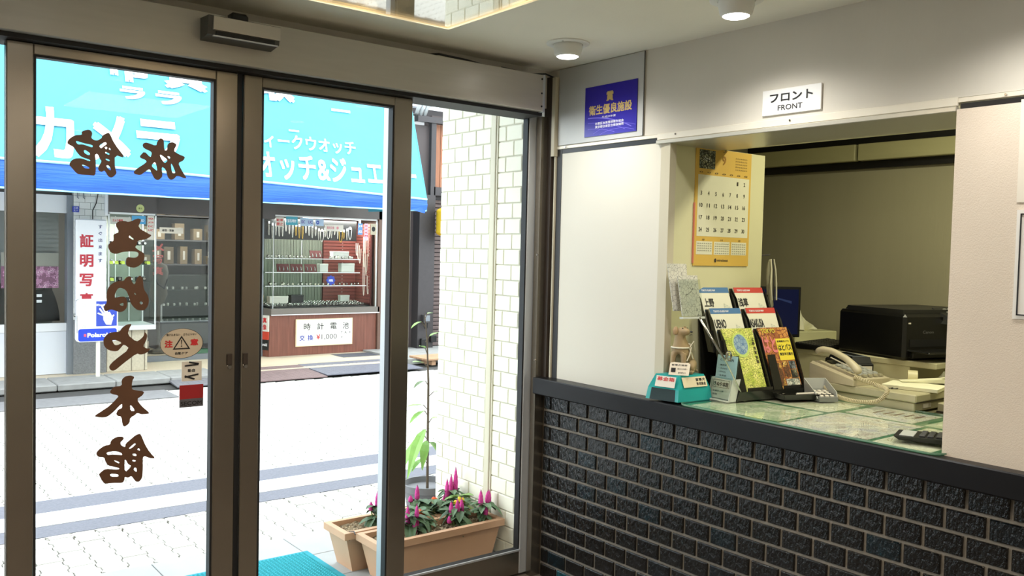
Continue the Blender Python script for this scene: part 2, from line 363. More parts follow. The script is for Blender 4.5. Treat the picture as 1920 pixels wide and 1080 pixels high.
text([('平成29年度', .105, .186, .070, .079), ('台東区台東環境衛生協会', .066, .232, .045, .056, .01), ('東京都台東区台東保健所', .066, .232, .031, .042, .01)], O, *XY, m_wprint, sg)
mb = MB()
for k, (r, wd) in enumerate(((.62, .004), (.60, .002), (.575, .002), (.35, .0015), (.33, .0015), (.31, .0015))):
    cx, cz = ((.02, -.545), (.02, -.545), (.02, -.545), (.20, -.31), (.20, -.31), (.20, -.31))[k]
    pts = []
    for i in range(41):
        t = pi*(.2+.6*i/40); a, b = cx+r*cos(t), cz+r*sin(t)
        if .002 < a < .30 and .002 < b < .075: pts.append((a, b))
    for i in range(len(pts)-1):
        (a, b), (c, d) = pts[i], pts[i+1]; P = lambda p, q: (-.0104, -.241-p, 1.952+q)
        mb.add([P(a, b), P(c, d), P(c, d+wd), P(a, b+wd)], [(0, 1, 2, 3)])
mb.build('printed_arches', M('violet_print', s(110, 100, 205), .5), sg)
fs = thing('front_desk_sign', 'small white plate reading FRONT in black above the hatch', 'sign', (-.004, -1.25, 1.945))
MB().box(-.008, -.0003, -1.362, -1.136, 1.9455, 2.031, .001).build('sign_plate', M('white_acrylic', s(236, 236, 234), .3), fs)
text([('フロント', .030, .196, .042, .072, .03), ('FRONT', .063, .158, .013, .031, .012)], (-.008, -1.136, 1.9455), *XY, m_kprint, fs)
n1 = thing('notice_sheet', 'plain pale paper sheet pinned on plaster wall at right edge, above the framed notice', 'notice', (-.025, -2.10, 1.62))
MB().box(-.027, -.0243, -2.30, -1.977, 1.625, 1.90).build('paper', M('pale_paper', s(222, 214, 198), .7), n1)
n2 = thing('framed_notice', 'white notice in thin black frame on plaster wall, lower one at right edge', 'notice', (-.025, -2.12, 1.31))
MB().box(-.028, -.0243, -2.35, -1.980, 1.312, 1.605).build('paper', M('white_card', s(226, 222, 214), .6), n2)
mb = MB(); Y0, Y1, Z0, Z1, t = -2.34, -1.990, 1.322, 1.595, .003
mb.box(-.031, -.028, Y0, Y1, Z0, Z0+t).box(-.031, -.028, Y0, Y1, Z1-t, Z1).box(-.031, -.028, Y0, Y0+t, Z0, Z1).box(-.031, -.028, Y1-t, Y1, Z0, Z1).build('black_border', m_black, n2)

# ------------------------------------------------------------ glass front: header, sensor, doors, fixed panes
hd = struct('trim_3')
MB().box(-4.6, -.142, -.12, .06, 2.060, 2.213, .002).build('header_cover', m_alu, hd)
MB().box(-.1415, -.128, -.118, .06, 2.058, 2.214, .001).build('header_end_cap', m_lite, hd)
for z in (2.195, 2.08, 2.135): MB().cyl((-.150, -.123, z), (-.150, -.119, z), .004, n=8).build('screw', m_black, hd)
MB().box(-4.6, -.12, -.09, .05, 2.046, 2.060).build('door_track', m_gask, hd)
MB().box(-.72, -.07, .02, .09, 2.066, 2.10).build('top_rail', m_lite, hd)
MB().box(-.73, -.062, .03, .07, 2.050, 2.066).build('top_gasket', m_gask, hd)
MB().tube([(-.72, -.0, 2.225), (-.62, -.04, 2.24), (-.5, -.07, 2.228), (-.44, -.08, 2.22)], .004, 6).build('cable', m_black, hd)
MB().tube([(-.30, -.03, 2.236), (-.16, -.05, 2.225), (-.08, -.06, 2.235), (-.03, -.05, 2.23)], .0035, 6).build('cable', m_black, hd)
se = thing('door_sensor', 'grey box sensor with dark slot mounted on the header above the doors', 'sensor', (-1.47, -.16, 2.11))
se_b = MB().hexa([(-1.590, -.118, 2.118), (-1.352, -.118, 2.118), (-1.352, -.190, 2.128), (-1.590, -.190, 2.128), (-1.590, -.118, 2.190), (-1.352, -.118, 2.190), (-1.352, -.200, 2.186), (-1.590, -.200, 2.186)])
se_b.build('housing', M('sensor_shell', s(70, 70, 66), .4), se)
MB().hexa([(-1.575, -.1905, 2.142), (-1.353, -.1905, 2.142), (-1.353, -.2010, 2.142), (-1.575, -.2010, 2.142), (-1.575, -.196, 2.185), (-1.353, -.196, 2.185), (-1.353, -.2035, 2.184), (-1.575, -.2035, 2.184)]).build('face_plate', m_alu, se)
MB().box(-1.565, -1.37, -.197, -.189, 2.126, 2.139).build('sensor_slot', m_gask, se)
MB().box(-1.575, -1.36, -.199, -.189, 2.1225, 2.1255).build('slot_lip', m_lite, se)
MB().box(-1.50, -1.44, -.15, -.10, 2.19, 2.222, .008).build('cable_clip', m_black, se)

def door(name, x0, x1, gx0, gx1, y0, y1, zt, gt, zb, label):
    d = struct(name, ((x0+x1)/2, (y0+y1)/2, 0), label); ym = (y0+y1)/2
    MB().box(x0, gx0, y0, y1, .01, zt, .003).build('stile', m_frame, d)
    MB().box(gx1, x1, y0, y1, .01, zt, .003).build('stile', m_frame, d)
    MB().box(gx0, gx1, y0+.001, y1-.001, gt, zt-.001, .002).build('rail', m_frame, d)
    MB().box(gx0, gx1, y0+.001, y1-.001, .01, zb, .002).build('rail', m_frame, d)
    g = .007
    MB().box(gx0, gx0+g, y0+.004, y1-.004, zb, gt).box(gx1-g, gx1, y0+.004, y1-.004, zb, gt).box(gx0+g, gx1-g, y0+.004, y1-.004, gt-g, gt).box(gx0+g, gx1-g, y0+.004, y1-.004, zb, zb+g).build('gasket', m_gask, d)
    MB().box(gx0+.003, gx1-.003, ym-.003, ym+.003, zb, gt-.003).build('glass_pane', m_glass, d)
    return d
d1 = door('door_1', -2.128, -1.437, -2.056, -1.512, -.050, -.010, 2.046, 2.014, .10, 'left sliding glass door with brown painted characters')
d2 = door('door_2', -1.416, -.742, -1.350, -.822, -.050, -.010, 2.046, 2.010, .10, 'right sliding glass door without lettering')
wf = door('window_1', -.806, -.024, -.740, -.094, .024, .064, 2.10, 2.068, .115, 'narrow fixed pane between the right door and the counter')
for o in wf.children:
    if o.name.startswith(('stile',)): o.data.materials[0] = m_lite
wl = door('window_2', -3.05, -2.136, -2.98, -2.150, .024, .064, 2.10, 2.03, .115, 'fixed pane left of the doors')
MB().box(-.80, -.094, .018, .024, .116, .124).build('sill_bead', m_lite, wf)
MB().box(-3.05, -.02, .066, .12, .0, .03).build('threshold', m_alu, wf)
MB().box(-1.4355, -1.4175, -.036, -.020, .02, 2.046).build('rubber_seal', m_gask, d1)
for d, x in ((d1, -1.458), (d2, -1.402)):
    MB().box(x-.009, x+.009, -.056, -.050, 1.048, 1.088, .002).build('latch', m_dbrown, d)
    MB().cyl((x, -.058, 1.042), (x, -.050, 1.042), .006, n=10).build('latch_key', m_chrome, d)
GL = {
 'kan':[[(-19626,17633),(-19565,17747),(-19408,17868),(-19207,17895),(-19228,17980),(-19157,18033),(-19039,18076),(-18954,18054),(-18911,17967),(-18953,17816),(-18799,17748),(-18645,17846),(-18628,17931),(-18473,18039),(-18412,18027),(-18279,17724),(-17932,17278),(-18260,17363),(-18255,16962),(-18191,16799),(-18292,16670),(-18379,16636),(-18458,16677),(-18555,16855),(-18641,16793),(-18727,16824),(-18753,16923),(-18639,17132),(-18694,17187),(-18729,17294),(-18781,17354),(-18841,17312),(-18811,17140),(-18813,16753),(-18847,16667),(-18932,16670),(-19287,16667),(-19371,16712),(-19488,16848),(-19572,16950),(-19522,17072),(-19406,17154),(-19222,17179),(-18985,17098),(-18968,17145),(-19239,17214),(-19356,17350),(-19449,17505),(-19606,17571)],[(-19391,17677),(-19349,17692),(-19156,17641),(-18901,17610),(-18910,17536),(-19020,17562),(-19190,17611),(-19324,17585)],[(-19164,17421),(-19105,17436),(-18986,17355),(-18977,17301),(-19036,17286),(-19138,17341)],[(-19230,16996),(-19018,16930),(-18992,16868),(-19145,16875)],[(-18727,17617),(-18541,17746),(-18485,17686),(-18610,17582),(-18661,17518)],[(-18566,17568),(-18506,17601),(-18474,17557),(-18514,17507)],[(-18427,17580),(-18357,17497),(-18436,17515)],[(-18540,17440),(-18409,17387),(-18426,17343),(-18539,17385)],[(-18530,17228),(-18408,17192),(-18417,17145),(-18521,17183)],[(-18512,16998),(-18460,17030),(-18381,16943),(-18372,16864),(-18450,16900)]],
 'ryo':[[(-17431,17748),(-17386,17818),(-17294,17846),(-16999,17759),(-16981,17876),(-16898,18008),(-16833,18018),(-16762,17974),(-16746,17638),(-16652,17647),(-16654,17830),(-16569,17915),(-16456,17930),(-16345,17868),(-16426,17706),(-16425,17628),(-16262,17545),(-16108,17500),(-16079,17464),(-16136,17351),(-16298,17270),(-16201,17063),(-16015,16783),(-16102,16777),(-16333,16858),(-16428,16735),(-16532,16689),(-16627,16760),(-16695,17025),(-16827,17112),(-16797,16825),(-16824,16746),(-16936,16651),(-17047,16692),(-17132,16858),(-17197,17006),(-17343,16900),(-17480,16775),(-17652,16801),(-17697,16854),(-17617,16964),(-17290,17209),(-17327,17282),(-17483,17326),(-17510,17390),(-17366,17560),(-17181,17370),(-17136,17489),(-17155,17563),(-17385,17647)],[(-16895,17491),(-16829,17477),(-16622,17331),(-16730,17216),(-16828,17342)],[(-16660,17457),(-16585,17459),(-16551,17414),(-16575,17364)],[(-17152,17105),(-17051,17243),(-17004,17193),(-16956,16957),(-17031,17000)],[(-16536,17231),(-16488,17196),(-16372,16924),(-16496,16915)]],
 'ki':[[(-18236,15166),(-18144,15273),(-17967,15299),(-17823,15258),(-17571,15391),(-17471,15377),(-17453,15330),(-17552,15097),(-17221,14907),(-17119,14862),(-17202,14783),(-17348,14711),(-17567,14667),(-17585,14524),(-17639,14465),(-17529,14372),(-17383,14298),(-17336,14222),(-17353,14030),(-17490,13875),(-17635,13798),(-17816,13825),(-17915,13890),(-17898,14156),(-17637,14113),(-17528,14191),(-17529,14296),(-17674,14331),(-18015,14306),(-18210,14227),(-18369,14280),(-18440,14429),(-18440,14523),(-18370,14599),(-18274,14658),(-18292,14864),(-18107,14926)],[(-17830,14774),(-17803,14841),(-17749,14786),(-17676,14731),(-17694,14692)]],
 'nu':[[(-17950,13422),(-17883,13509),(-17748,13533),(-17732,13358),(-17641,13246),(-17581,13454),(-17476,13573),(-17376,13422),(-17366,13117),(-17242,12939),(-17187,12745),(-17240,12520),(-17362,12410),(-17545,12430),(-17667,12529),(-17758,12658),(-17835,12946),(-17911,13089),(-18060,13169),(-18163,13123),(-18236,12950),(-18229,12824),(-18118,12870),(-17939,12883),(-17864,12755),(-17863,12533),(-17967,12408),(-18086,12371),(-18219,12430),(-18352,12480),(-18498,12413),(-18556,12469),(-18564,12579),(-18470,12686),(-18486,12953),(-18443,13156),(-18312,13312),(-18120,13383),(-17972,13382)],[(-18117,12625),(-17976,12691),(-17975,12567)],[(-17662,12992),(-17624,12983),(-17594,12951),(-17616,12919)],[(-17486,12669),(-17443,12741),(-17382,12660),(-17436,12596)]],
 'ya':[[(-18574,11513),(-18509,11636),(-18407,11726),(-18216,11759),(-18098,11746),(-18009,11886),(-17875,11977),(-17732,11996),(-17732,11956),(-17784,11878),(-17851,11649),(-17577,11406),(-17433,11496),(-17342,11605),(-17335,11717),(-17281,11683),(-17234,11600),(-17264,11456),(-17363,11267),(-17293,11183),(-17131,11167),(-17200,11081),(-17307,11006),(-17460,10982),(-17560,11035),(-17958,10738),(-18225,10516),(-18328,10515),(-18395,10606),(-18388,10685),(-18256,10835),(-17780,11191),(-17954,11351),(-18050,11236),(-18154,11122),(-18405,11167),(-18552,11308)],[(-18318,11494),(-18215,11498),(-18006,11393),(-18155,11324),(-18244,11341)]],
 'hon':[[(-18024,10195),(-17926,10302),(-17794,10323),(-17711,10314),(-17627,10264),(-17693,10154),(-17717,9890),(-17625,9839),(-17313,9773),(-17372,9650),(-17556,9541),(-17420,9315),(-17138,9039),(-17232,9021),(-17419,9030),(-17537,9095),(-17620,9014),(-17753,8956),(-17769,8780),(-17918,8672),(-17984,8732),(-18019,9017),(-18134,9046),(-18183,9121),(-18118,9255),(-17995,9288),(-18001,9456),(-18281,9166),(-18459,9043),(-18603,9040),(-18803,9094),(-18795,9137),(-18604,9248),(-18379,9393),(-18218,9554),(-18088,9700),(-18332,9773),(-18373,9855),(-18252,10002),(-18007,10010)],[(-17759,9402),(-17588,9156),(-17751,9172)]],
 'kan2':[[(-18775,7912),(-18695,8024),(-18535,8127),(-18349,8148),(-18342,8252),(-18244,8338),(-18130,8378),(-17982,8361),(-17941,8312),(-17965,8253),(-18047,8192),(-18030,8084),(-17898,8006),(-17890,8121),(-17716,8260),(-17566,8377),(-17440,8398),(-17380,8275),(-17294,8033),(-17138,7744),(-16965,7542),(-17034,7533),(-17171,7568),(-17300,7648),(-17359,7592),(-17348,7268),(-17363,6947),(-17456,6816),(-17566,6832),(-17642,6950),(-17709,7049),(-17809,6992),(-17909,7051),(-17922,6919),(-17975,6856),(-18270,6899),(-18498,6897),(-18571,6978),(-18676,7202),(-18676,7255),(-18500,7388),(-18191,7320),(-18076,7313),(-18084,7358),(-18240,7414),(-18419,7482),(-18501,7633),(-18526,7759),(-18710,7791)],[(-18470,7909),(-18275,7920),(-18144,7900),(-18012,7835),(-17979,7760),(-18111,7785),(-18307,7819),(-18429,7816)],[(-18244,7635),(-18077,7551),(-18077,7498),(-18192,7566)],[(-18361,7208),(-18108,7162),(-18094,7071),(-18333,7109)],[(-17920,7602),(-17879,7597),(-17812,7446),(-17694,7368),(-17910,7175)],[(-17786,7966),(-17615,8106),(-17564,8073),(-17698,7956),(-17773,7938)],[(-17538,7883),(-17483,7939),(-17428,7834)],[(-17675,7775),(-17562,7752),(-17549,7670),(-17663,7702)],[(-17679,7574),(-17575,7545),(-17578,7499),(-17675,7517)],[(-17627,7305),(-17551,7295),(-17534,7141),(-17638,7218)]],
}
m_paint = M('brown_painted_film', s(92, 60, 38), .5, noise=(30, .08))
for k, lb in (('kan', 'brown brush character 館 seen from behind'), ('ryo', 'brown brush character 旅 seen from behind'), ('ki', 'brown brush character き seen from behind'), ('nu', 'brown brush character ぬ seen from behind'), ('ya', 'brown brush character や seen from behind'), ('hon', 'brown brush character 本 seen from behind'), ('kan2', 'second brown brush character 館, lowest on the glass')):
    outline(GL[k], -.0345, m_paint, d1, 'painted_character', lb)
# stickers on the left door
m_stk = M('beige_sticker', s(196, 182, 160), .5)
def ellipse(a, b, n=40): return [(a*cos(2*pi*i/n), b*sin(2*pi*i/n)) for i in range(n)]
st = MB().prism(ellipse(.0705, .0505), (-1.6135, -.0350, 1.129), *YF, .0010).build('oval_sticker', m_stk, d1, 'beige oval caution sticker with warning triangle')
mb = MB(); E1 = ellipse(.0705, .0505); E2 = ellipse(.0690, .0490); n = 40
mb.add([(-1.6135+a, -.0353, 1.129+b) for a, b in E1+E2], [(i, (i+1) % n, n+(i+1) % n, n+i) for i in range(n)])
T1 = [(-.030, -.020), (.028, -.020), (-.001, .026)]; T2 = [(-.0225, -.0155), (.0205, -.0155), (-.001, .0185)]
mb.add([(-1.6135+a, -.0354, 1.129+b) for a, b in T1+T2], [(0, 1, 4, 3), (1, 2, 5, 4), (2, 0, 3, 5)])
mb.add([(-1.6135+a, -.0355, 1.129+b) for a, b in ((-.003, .012), (.001, .012), (.000, -.004), (-.002, -.004))], [(0, 1, 2, 3)])
mb.add([(-1.6135+a, -.0355, 1.129+b) for a, b in ((-.003, -.007), (.001, -.007), (.001, -.011), (-.003, -.011))], [(0, 1, 2, 3)])
mb.build('warning_triangle', m_kprint, st)
O = (-1.6135, -.0352, 1.129)
text([('注', -.056, -.030, -.012, .012, .05), ('意', .028, .054, -.008, .014, .05)], O, *YF, m_rprint, st)
text([('自動ドア', -.022, .020, -.037, -.028, .02), ('駆け込まない', -.050, -.006, .026, .034, .01), ('立ち止らない', .004, .048, .026, .034, .01)], O, *YF, m_kprint, st)
s2 = MB().box(-1.6135, -1.547, -.0358, -.0348, 1.001, 1.067).build('square_sticker', M('white_sticker', s(214, 208, 196), .5), d1, 'small square sticker with automatic door mark')
mb = MB(); 
for (a, b), (c, d) in (((.010, .052), (.055, .055)), ((.024, .064), (.056, .057)), ((.010, .014), (.055, .022)), ((.010, .018), (.042, .006))):
    mb.tube([(-1.6135+a, -.0362, 1.001+b), (-1.6135+c, -.0362, 1.001+d)], .0028, 6)
mb.build('arrow_strokes', m_kprint, s2)
text([('動自', .020, .044, .030, .041, .03)], (-1.6135, -.0358, 1.001), *YF, m_kprint, s2)
s3 = MB().box(-1.620, -1.541, -.0358, -.0348, .941, .988).build('security_sticker', M('dark_red_print', s(150, 26, 30), .5), d1, 'dark red and grey security company sticker')
MB().box(-1.620, -1.541, -.0358, -.0348, .913, .941).build('grey_band', M('sticker_grey', s(84, 82, 88), .5), s3)
text([('SECOM', .004, .074, -.022, -.008, .02)], (-1.620, -.0358, .941), *YF, m_kprint, s3)

# ------------------------------------------------------------ ceiling lamps
m_lens = M('lit_lamp_lens', (1, 1, 1), .5, emis=((1, .98, .93), 9))
def downlight(i, x, y, lb):
    t = thing('downlight', lb, 'ceiling light', (x, y, CZ))
    MB().lathe([(.083, 0), (.083, -.004), (.076, -.007), (.058, -.007), (.058, 0)], (x, y, CZ), 32).build('trim_ring', m_white, t, smooth=2)
    MB().lathe([(.056, -.002), (.056, -.020), (.050, -.045), (.042, -.052), (.042, -.046)], (x, y, CZ), 28).build('reflector_cup', m_white, t, smooth=2)
    MB().lathe([(.0415, -.050), (.036, -.055), (.0, -.057)], (x, y, CZ), 24).build('lens', m_lens, t, smooth=True)
    for a in (.6, 3.7): MB().cyl((x+.07*cos(a), y+.07*sin(a), CZ-.009), (x+.07*cos(a), y+.07*sin(a), CZ-.006), .004, n=8).build('screw', m_chrome, t)
LB_ = ['white recessed downlight nearest the corner, left of the blue award sign', 'white recessed downlight above the FRONT plate', 'white recessed downlight over the right plaster wall, outside the frame']
for i in range(3): downlight(i, *DL[i], LB_[i])
for i, (x, y) in enumerate(DL[3:]): downlight(i, x, y, ['white recessed downlight over the lobby, behind the viewer', 'white recessed downlight in left part of lobby ceiling', 'white recessed downlight at far left behind the viewer', 'white recessed downlight behind the viewer near the counter', 'white recessed downlight just inside the left sliding door, above the frame'][i])
cl = thing('ceiling_lamp', 'large square glass ceiling lamp with thin glowing gold edges', 'ceiling light', (-1.42, -1.15, CZ))
LX0, LX1, LY0, LY1, LZ = -1.70, -1.12, -1.44, -.855, 2.10
MB().box(LX0+.12, LX1-.12, LY0+.12, LY1-.12, 2.215, CZ).build('ceiling_plate', M('bronze_plate', s(70, 56, 40), .4, .6), cl)
MB().box(LX0+.10, LX1-.02, LY0-.10, LY0+.02, 2.195, 2.215, .004).build('bronze_bracket', M('bronze_plate', (1, 1, 1)), cl)
m_brass = M('pale_brass_edge', s(236, 214, 160), .25, .6, emis=((1, .82, .5), .55))
mb = MB(); e = .010
mb.box(LX0, LX1, LY0, LY0+e, LZ, LZ+e).box(LX0, LX1, LY1-e, LY1, LZ, LZ+e).box(LX0, LX0+e, LY0+e, LY1-e, LZ, LZ+e).box(LX1-e, LX1, LY0+e, LY1-e, LZ, LZ+e).build('gold_edge', m_brass, cl)
MB().box(LX0+e, LX1-e, LY0+e, LY1-e, LZ+.002, LZ+.008).build('glass_plate', MG('lamp_glass', (.95, .93, .88), 1.5, .02, .12), cl)
for (a, b, c, d) in ((LX0, LX0+.005, LY0, LY1), (LX1-.005, LX1, LY0, LY1), (LX0+.005, LX1-.005, LY0, LY0+.005), (LX0+.005, LX1-.005, LY1-.005, LY1)):
    MB().box(a, b, c, d, LZ+e, LZ+.075).build('side_glass', MG('lamp_side_glass', (.95, .92, .86), 1.2, .02, .05), cl)
MB().box(LX0+.05, LX1-.05, LY0+.05, LY1-.05, 2.185, 2.200).build('white_diffuser', M('lit_diffuser', s(240, 225, 190), .6, emis=((1, .86, .62), .75)), cl)
for dx in (-.12, .12):
    MB().cyl((-1.41+dx, -1.30, 2.165), (-1.41+dx, -1.0, 2.165), .013, n=12).build('tube_bulb', M('lit_tube', (1, 1, 1), .5, emis=((1, .9, .7), 6)), cl)
# ------------------------------------------------------------ street
m_grout = M('paver_joint', s(70, 69, 68), .95, noise=(10, .1))
m_paver = M('concrete_paver', s(192, 190, 184), .85, noise=(14, .07), bump=(80, .3), randv=.05)
m_asph = M('street_asphalt', s(108, 109, 118), .9, noise=(60, .12), bump=(150, .6))
m_conc = M('concrete_kerb', s(150, 150, 148), .9, noise=(12, .12), bump=(60, .4))
gr = struct('ground')
MB().box(-9, 12, .5, 12, -.3, -.024).build('base_layer', m_grout, gr)
MB().box(-9, 12, 1.75, 2.43, -.03, .002).build('asphalt_band', m_asph, gr)
MB().box(-9, 12, 1.93, 2.17, .002, .005).build('painted_line', M('road_paint', s(232, 234, 236), .7, noise=(40, .04)), gr)
# interlocking pavers: zigzag long sides across the street
PL, PW = .225, .1125
def paver_pts(L=PL, W=PW, g=.003):
    f = [(0, .006), (.17, .006), (.25, -.006), (.42, -.006), (.5, .006), (.67, .006), (.75, -.006), (.92, -.006), (1, .006)]
    lft = [(dx+g, t*(L-2*g)+g) for t, dx in f]; rgt = [(W+dx-g, t*(L-2*g)+g) for t, dx in f]
    return lft+rgt[::-1]
pp = paver_pts(); n = len(pp); cx = PW/2; cy = PL/2
vs = [((a-cx)*k+0, (b-cy)*k, z) for k, z in ((1, -.03), (1, -.002), (.98, 0)) for a, b in pp]
fs = [tuple(2*n+i for i in range(n))]+[(j*n+i, j*n+(i+1) % n, (j+1)*n+(i+1) % n, (j+1)*n+i) for j in (0, 1) for i in range(n)]
pme = bpy.data.meshes.new('paver'); pme.from_pydata(vs, [], fs); pme.materials.append(m_paver)
spots = []
def fill(y0, y1, x0, x1):
    c = 0; x = x0
    while x < x1:
        y = y0-(PL/2 if c % 2 else 0)
        while y < y1-.02:
            a = max(y, y0); b = min(y+PL, y1)
            if b-a > .03: spots.append((x+cx, (a+b)/2, (b-a)/PL))
            y += PL
        x += PW; c += 1
fill(1.02, 1.75, -2.6, 1.3); fill(2.43, 5.94, -2.9, 4.2)
# the 300 nearest in the picture become parts, the rest one joined part
def vis(p):
    v = Vector((p[0]+2.55, p[1]+3.0, -1.46)); z = v.dot(F); x = 960+1641.8*v.dot(r_)/z; return -40 < x < 840
near = sorted([p for p in spots if vis(p)], key=lambda p: (p[0]+2.55)**2+(p[1]+3)**2)[:298]
ns = set(near); rest = [p for p in spots if p not in ns]
for p in near:
    o = bpy.data.objects.new('paver', pme); COL.objects.link(o); o.parent = gr; o.location = (p[0], p[1], random.uniform(-.001, .001)); o.scale = (1, p[2], 1)
mb = MB()
for p in rest: mb.add([(p[0]+a, p[1]+b*p[2], z) for a, b, z in vs], fs)
mb.build('paver_field', m_paver, gr, None, 'stuff')
# entry slab of large flags in front of the doors
m_flag = M('grey_flagstone', s(160, 162, 162), .7, noise=(5, .06), bump=(60, .2))
MB().box(-4.2, 2.0, .12, 1.015, -.03, .024).build('slab_bed', m_grout, gr)
for i in range(20):
    for j in range(3):
        MB().box(-4.2+.31*i+.002, -4.2+.31*(i+1)-.002, .12+.298*j+.002, .12+.298*(j+1)-.002, .015, .030, .002).build('flagstone', m_flag, gr)
# far side: kerb, checker plates, gully cover
for i in range(9):
    MB().box(-4.0+.6*i*.9, -4.0+.6*(i+1)*.9-.006, 6.42, 6.98, -.01, .055, .01).build('kerb_stone', m_conc, gr)
MB().box(-4.2, 3.4, 6.98, 12, -.01, .035).box(.86, 3.4, 6.6, 6.98, -.01, .03).build('shop_step', M('terrazzo_step', s(202, 188, 164), .6, noise=(30, .06)), gr)
MB().box(3.3, 12, 6.55, 12, -.01, .06).build('rough_kerb', m_conc, gr)
MB().box(-3.2, .1, 5.46, 5.92, .0, .012, .003).build('gully_cover', M('grey_gully_cover', s(120, 120, 122), .8, noise=(30, .1), bump=(120, .5)), gr)
def plate(lb, x0, x1, y0, y1, z0, z1, mat, sk=0):
    t = thing('ramp_plate', lb, 'ramp plate', ((x0+x1)/2, (y0+y1)/2, 0))
    MB().hexa([(x0-sk, y0, z0-.01), (x1-sk, y0, z0-.01), (x1, y1, z0-.01), (x0, y1, z0-.01), (x0-sk, y0, z0), (x1-sk, y0, z0), (x1, y1, z1), (x0, y1, z1)]).build('plate', mat, t)
    mb = MB(); nx = int((x1-x0)/.055); ny = int((y1-y0)/.055)
    for i in range(nx):
        for j in range(ny):
            u = (i+.5)/nx; v = (j+.5)/ny; x = x0+u*(x1-x0)-sk*(1-v); y = y0+v*(y1-y0); z = z0+v*(z1-z0); a = .013 if (i+j) % 2 else .004; b = .017-a
            mb.add([(x-a, y-b, z+.0005), (x+a, y-b, z+.0005), (x+a, y+b, z+.0005), (x-a, y+b, z+.0005), (x, y, z+.003)], [(0, 1, 4), (1, 2, 4), (2, 3, 4), (3, 0, 4)])
    mb.build('raised_lugs', mat, t, None, 'stuff'); return t
m_plg = M('grey_checker_plate', s(112, 112, 118), .6, .1, noise=(20, .12)); m_plr = M('rusty_checker_plate', s(124, 104, 104), .6, .1, noise=(14, .15)); m_plb = M('blue_grey_checker_plate', s(112, 114, 126), .6, .1, noise=(20, .1))
plate('dark grey ramp plate at the camera shop step, left of the two checker plates', .36, 1.16, 6.02, 7.00, .012, .035, m_plg, .1)
plate('reddish brown checker ramp plate, middle one before the wooden counter', 1.18, 1.96, 5.98, 6.88, .012, .035, m_plr, .06)
plate('blue grey checker ramp plate before the right end of the wooden counter', 1.97, 3.25, 6.08, 6.92, .012, .035, m_plb, .02)
plate('small dark drain grating at the foot of the wooden counter', 2.75, 3.45, 7.25, 7.62, .037, .037, M('dark_grating', s(84, 88, 98), .6, .3))

# ------------------------------------------------------------ shop across the street
m_shopw = M('shop_wall', s(120, 120, 118), .8, noise=(3, .06))
m_dkhead = M('dark_fascia', s(84, 78, 76), .5, noise=(6, .06))
m_steel = M('grey_steel', s(128, 134, 142), .45, .35)
m_walu = M('white_aluminium', s(226, 228, 232), .4, .1)
sh = struct('wall_opposite')
MB().box(-5, 3.7, 10.6, 10.8, 0, 7).box(-5, -4.8, 6.9, 10.8, 0, 7).build('back_wall', m_shopw, sh)
MB().box(-5, 3.72, 7.52, 10.7, 2.55, 2.7).build('shop_ceiling', M('shop_ceiling_board', s(190, 190, 186), .8), sh)
MB().box(-5, 3.72, 7.45, 7.75, 2.3, 7.0).build('upper_facade', M('grey_render', s(176, 178, 180), .8, noise=(2, .05)), sh)
MB().box(1.82, 3.56, 7.71, 7.80, 1.865, 2.32).box(-.12, 1.82, 7.30, 7.40, 1.795, 2.32).box(-5, -.12, 7.34, 7.45, 1.93, 2.32).build('fascia', m_dkhead, sh)
MB().box(1.80, 1.86, 7.32, 7.80, 1.90, 2.32).build('fascia_return', m_dkhead, sh)
# far left window unit
lw = struct('window_3', (-1.6, 7.35, 0))
MB().box(-3.6, -.505, 7.31, 7.36, 1.76, 1.95).build('top_panel', m_walu, lw)
MB().box(-3.6, -.505, 7.31, 7.36, .50, .585).build('sill_panel', m_walu, lw)
MB().box(-3.6, -.512, 7.32, 7.35, .04, .498).build('lower_panel', M('white_kick_panel', s(214, 218, 226), .5), lw)
MB().box(-.512, -.455, 7.26, 7.40, .0, 1.95).build('mullion', m_steel, lw)
MB().box(-3.6, -3.52, 7.30, 7.38, .0, 1.95).build('mullion', m_steel, lw)
MB().box(-3.52, -.512, 7.335, 7.340, .585, 1.76).build('glass_pane', m_glass, lw)
MB().box(-3.5, -.53, 7.62, 7.66, 1.0, 1.78).build('grey_shutter', M('grey_roller_shutter', s(124, 128, 128), .6, noise=(2, .05)), lw)
mb = MB()
for k in range(16): mb.box(-3.5, -.53, 7.61, 7.62, 1.01+k*.048, 1.045+k*.048)
mb.build('shutter_slats', M('grey_roller_shutter', (1, 1, 1)), lw, None, 'stuff')
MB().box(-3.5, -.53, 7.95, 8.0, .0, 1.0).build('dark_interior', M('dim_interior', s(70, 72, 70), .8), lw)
po = tag(MB().box(-1.10, -.56, 7.46, 7.47, .955, 1.185).build('flower_poster', MV('pink_blossom_print', [s(140, 90, 120), s(196, 140, 176), s(222, 180, 206), s(110, 70, 96)], 60, .5, 'pic'), None, loc=(-.8, 7.465, .955)), 'purple pink blossom poster in the far left shop window', 'poster')
po2 = tag(MB().box(-1.10, -.56, 7.46, 7.47, 1.19, 1.33).build('grey_board', M('pale_grey_board', s(150, 148, 140), .6), None, loc=(-.8, 7.465, 1.19)), 'pale grey board above the blossom poster in the far left window', 'board')
bc = thing('black_bag', 'black bag with white tags standing low in the far left shop window', 'bag', (-.78, 7.52, .585))
mb = MB(); bm = bmesh.new(); bmesh.ops.create_cube(bm, size=1)
bmesh.ops.subdivide_edges(bm, edges=bm.edges[:], cuts=3, use_grid_fill=True)
for v in bm.verts:
    v.co = Vector((v.co.x*.46, v.co.y*.12, v.co.z*.34)); k = (v.co.z+.17)/.34; v.co.x *= 1-.32*k*k; v.co.y *= 1-.4*k; v.co += Vector((-.78, 7.50, .757+.015*sin(9*v.co.x)))
mb.bm(bm); mb.build('bag_body', M('black_cloth', s(26, 28, 30), .85, noise=(20, .2)), bc, smooth=True)
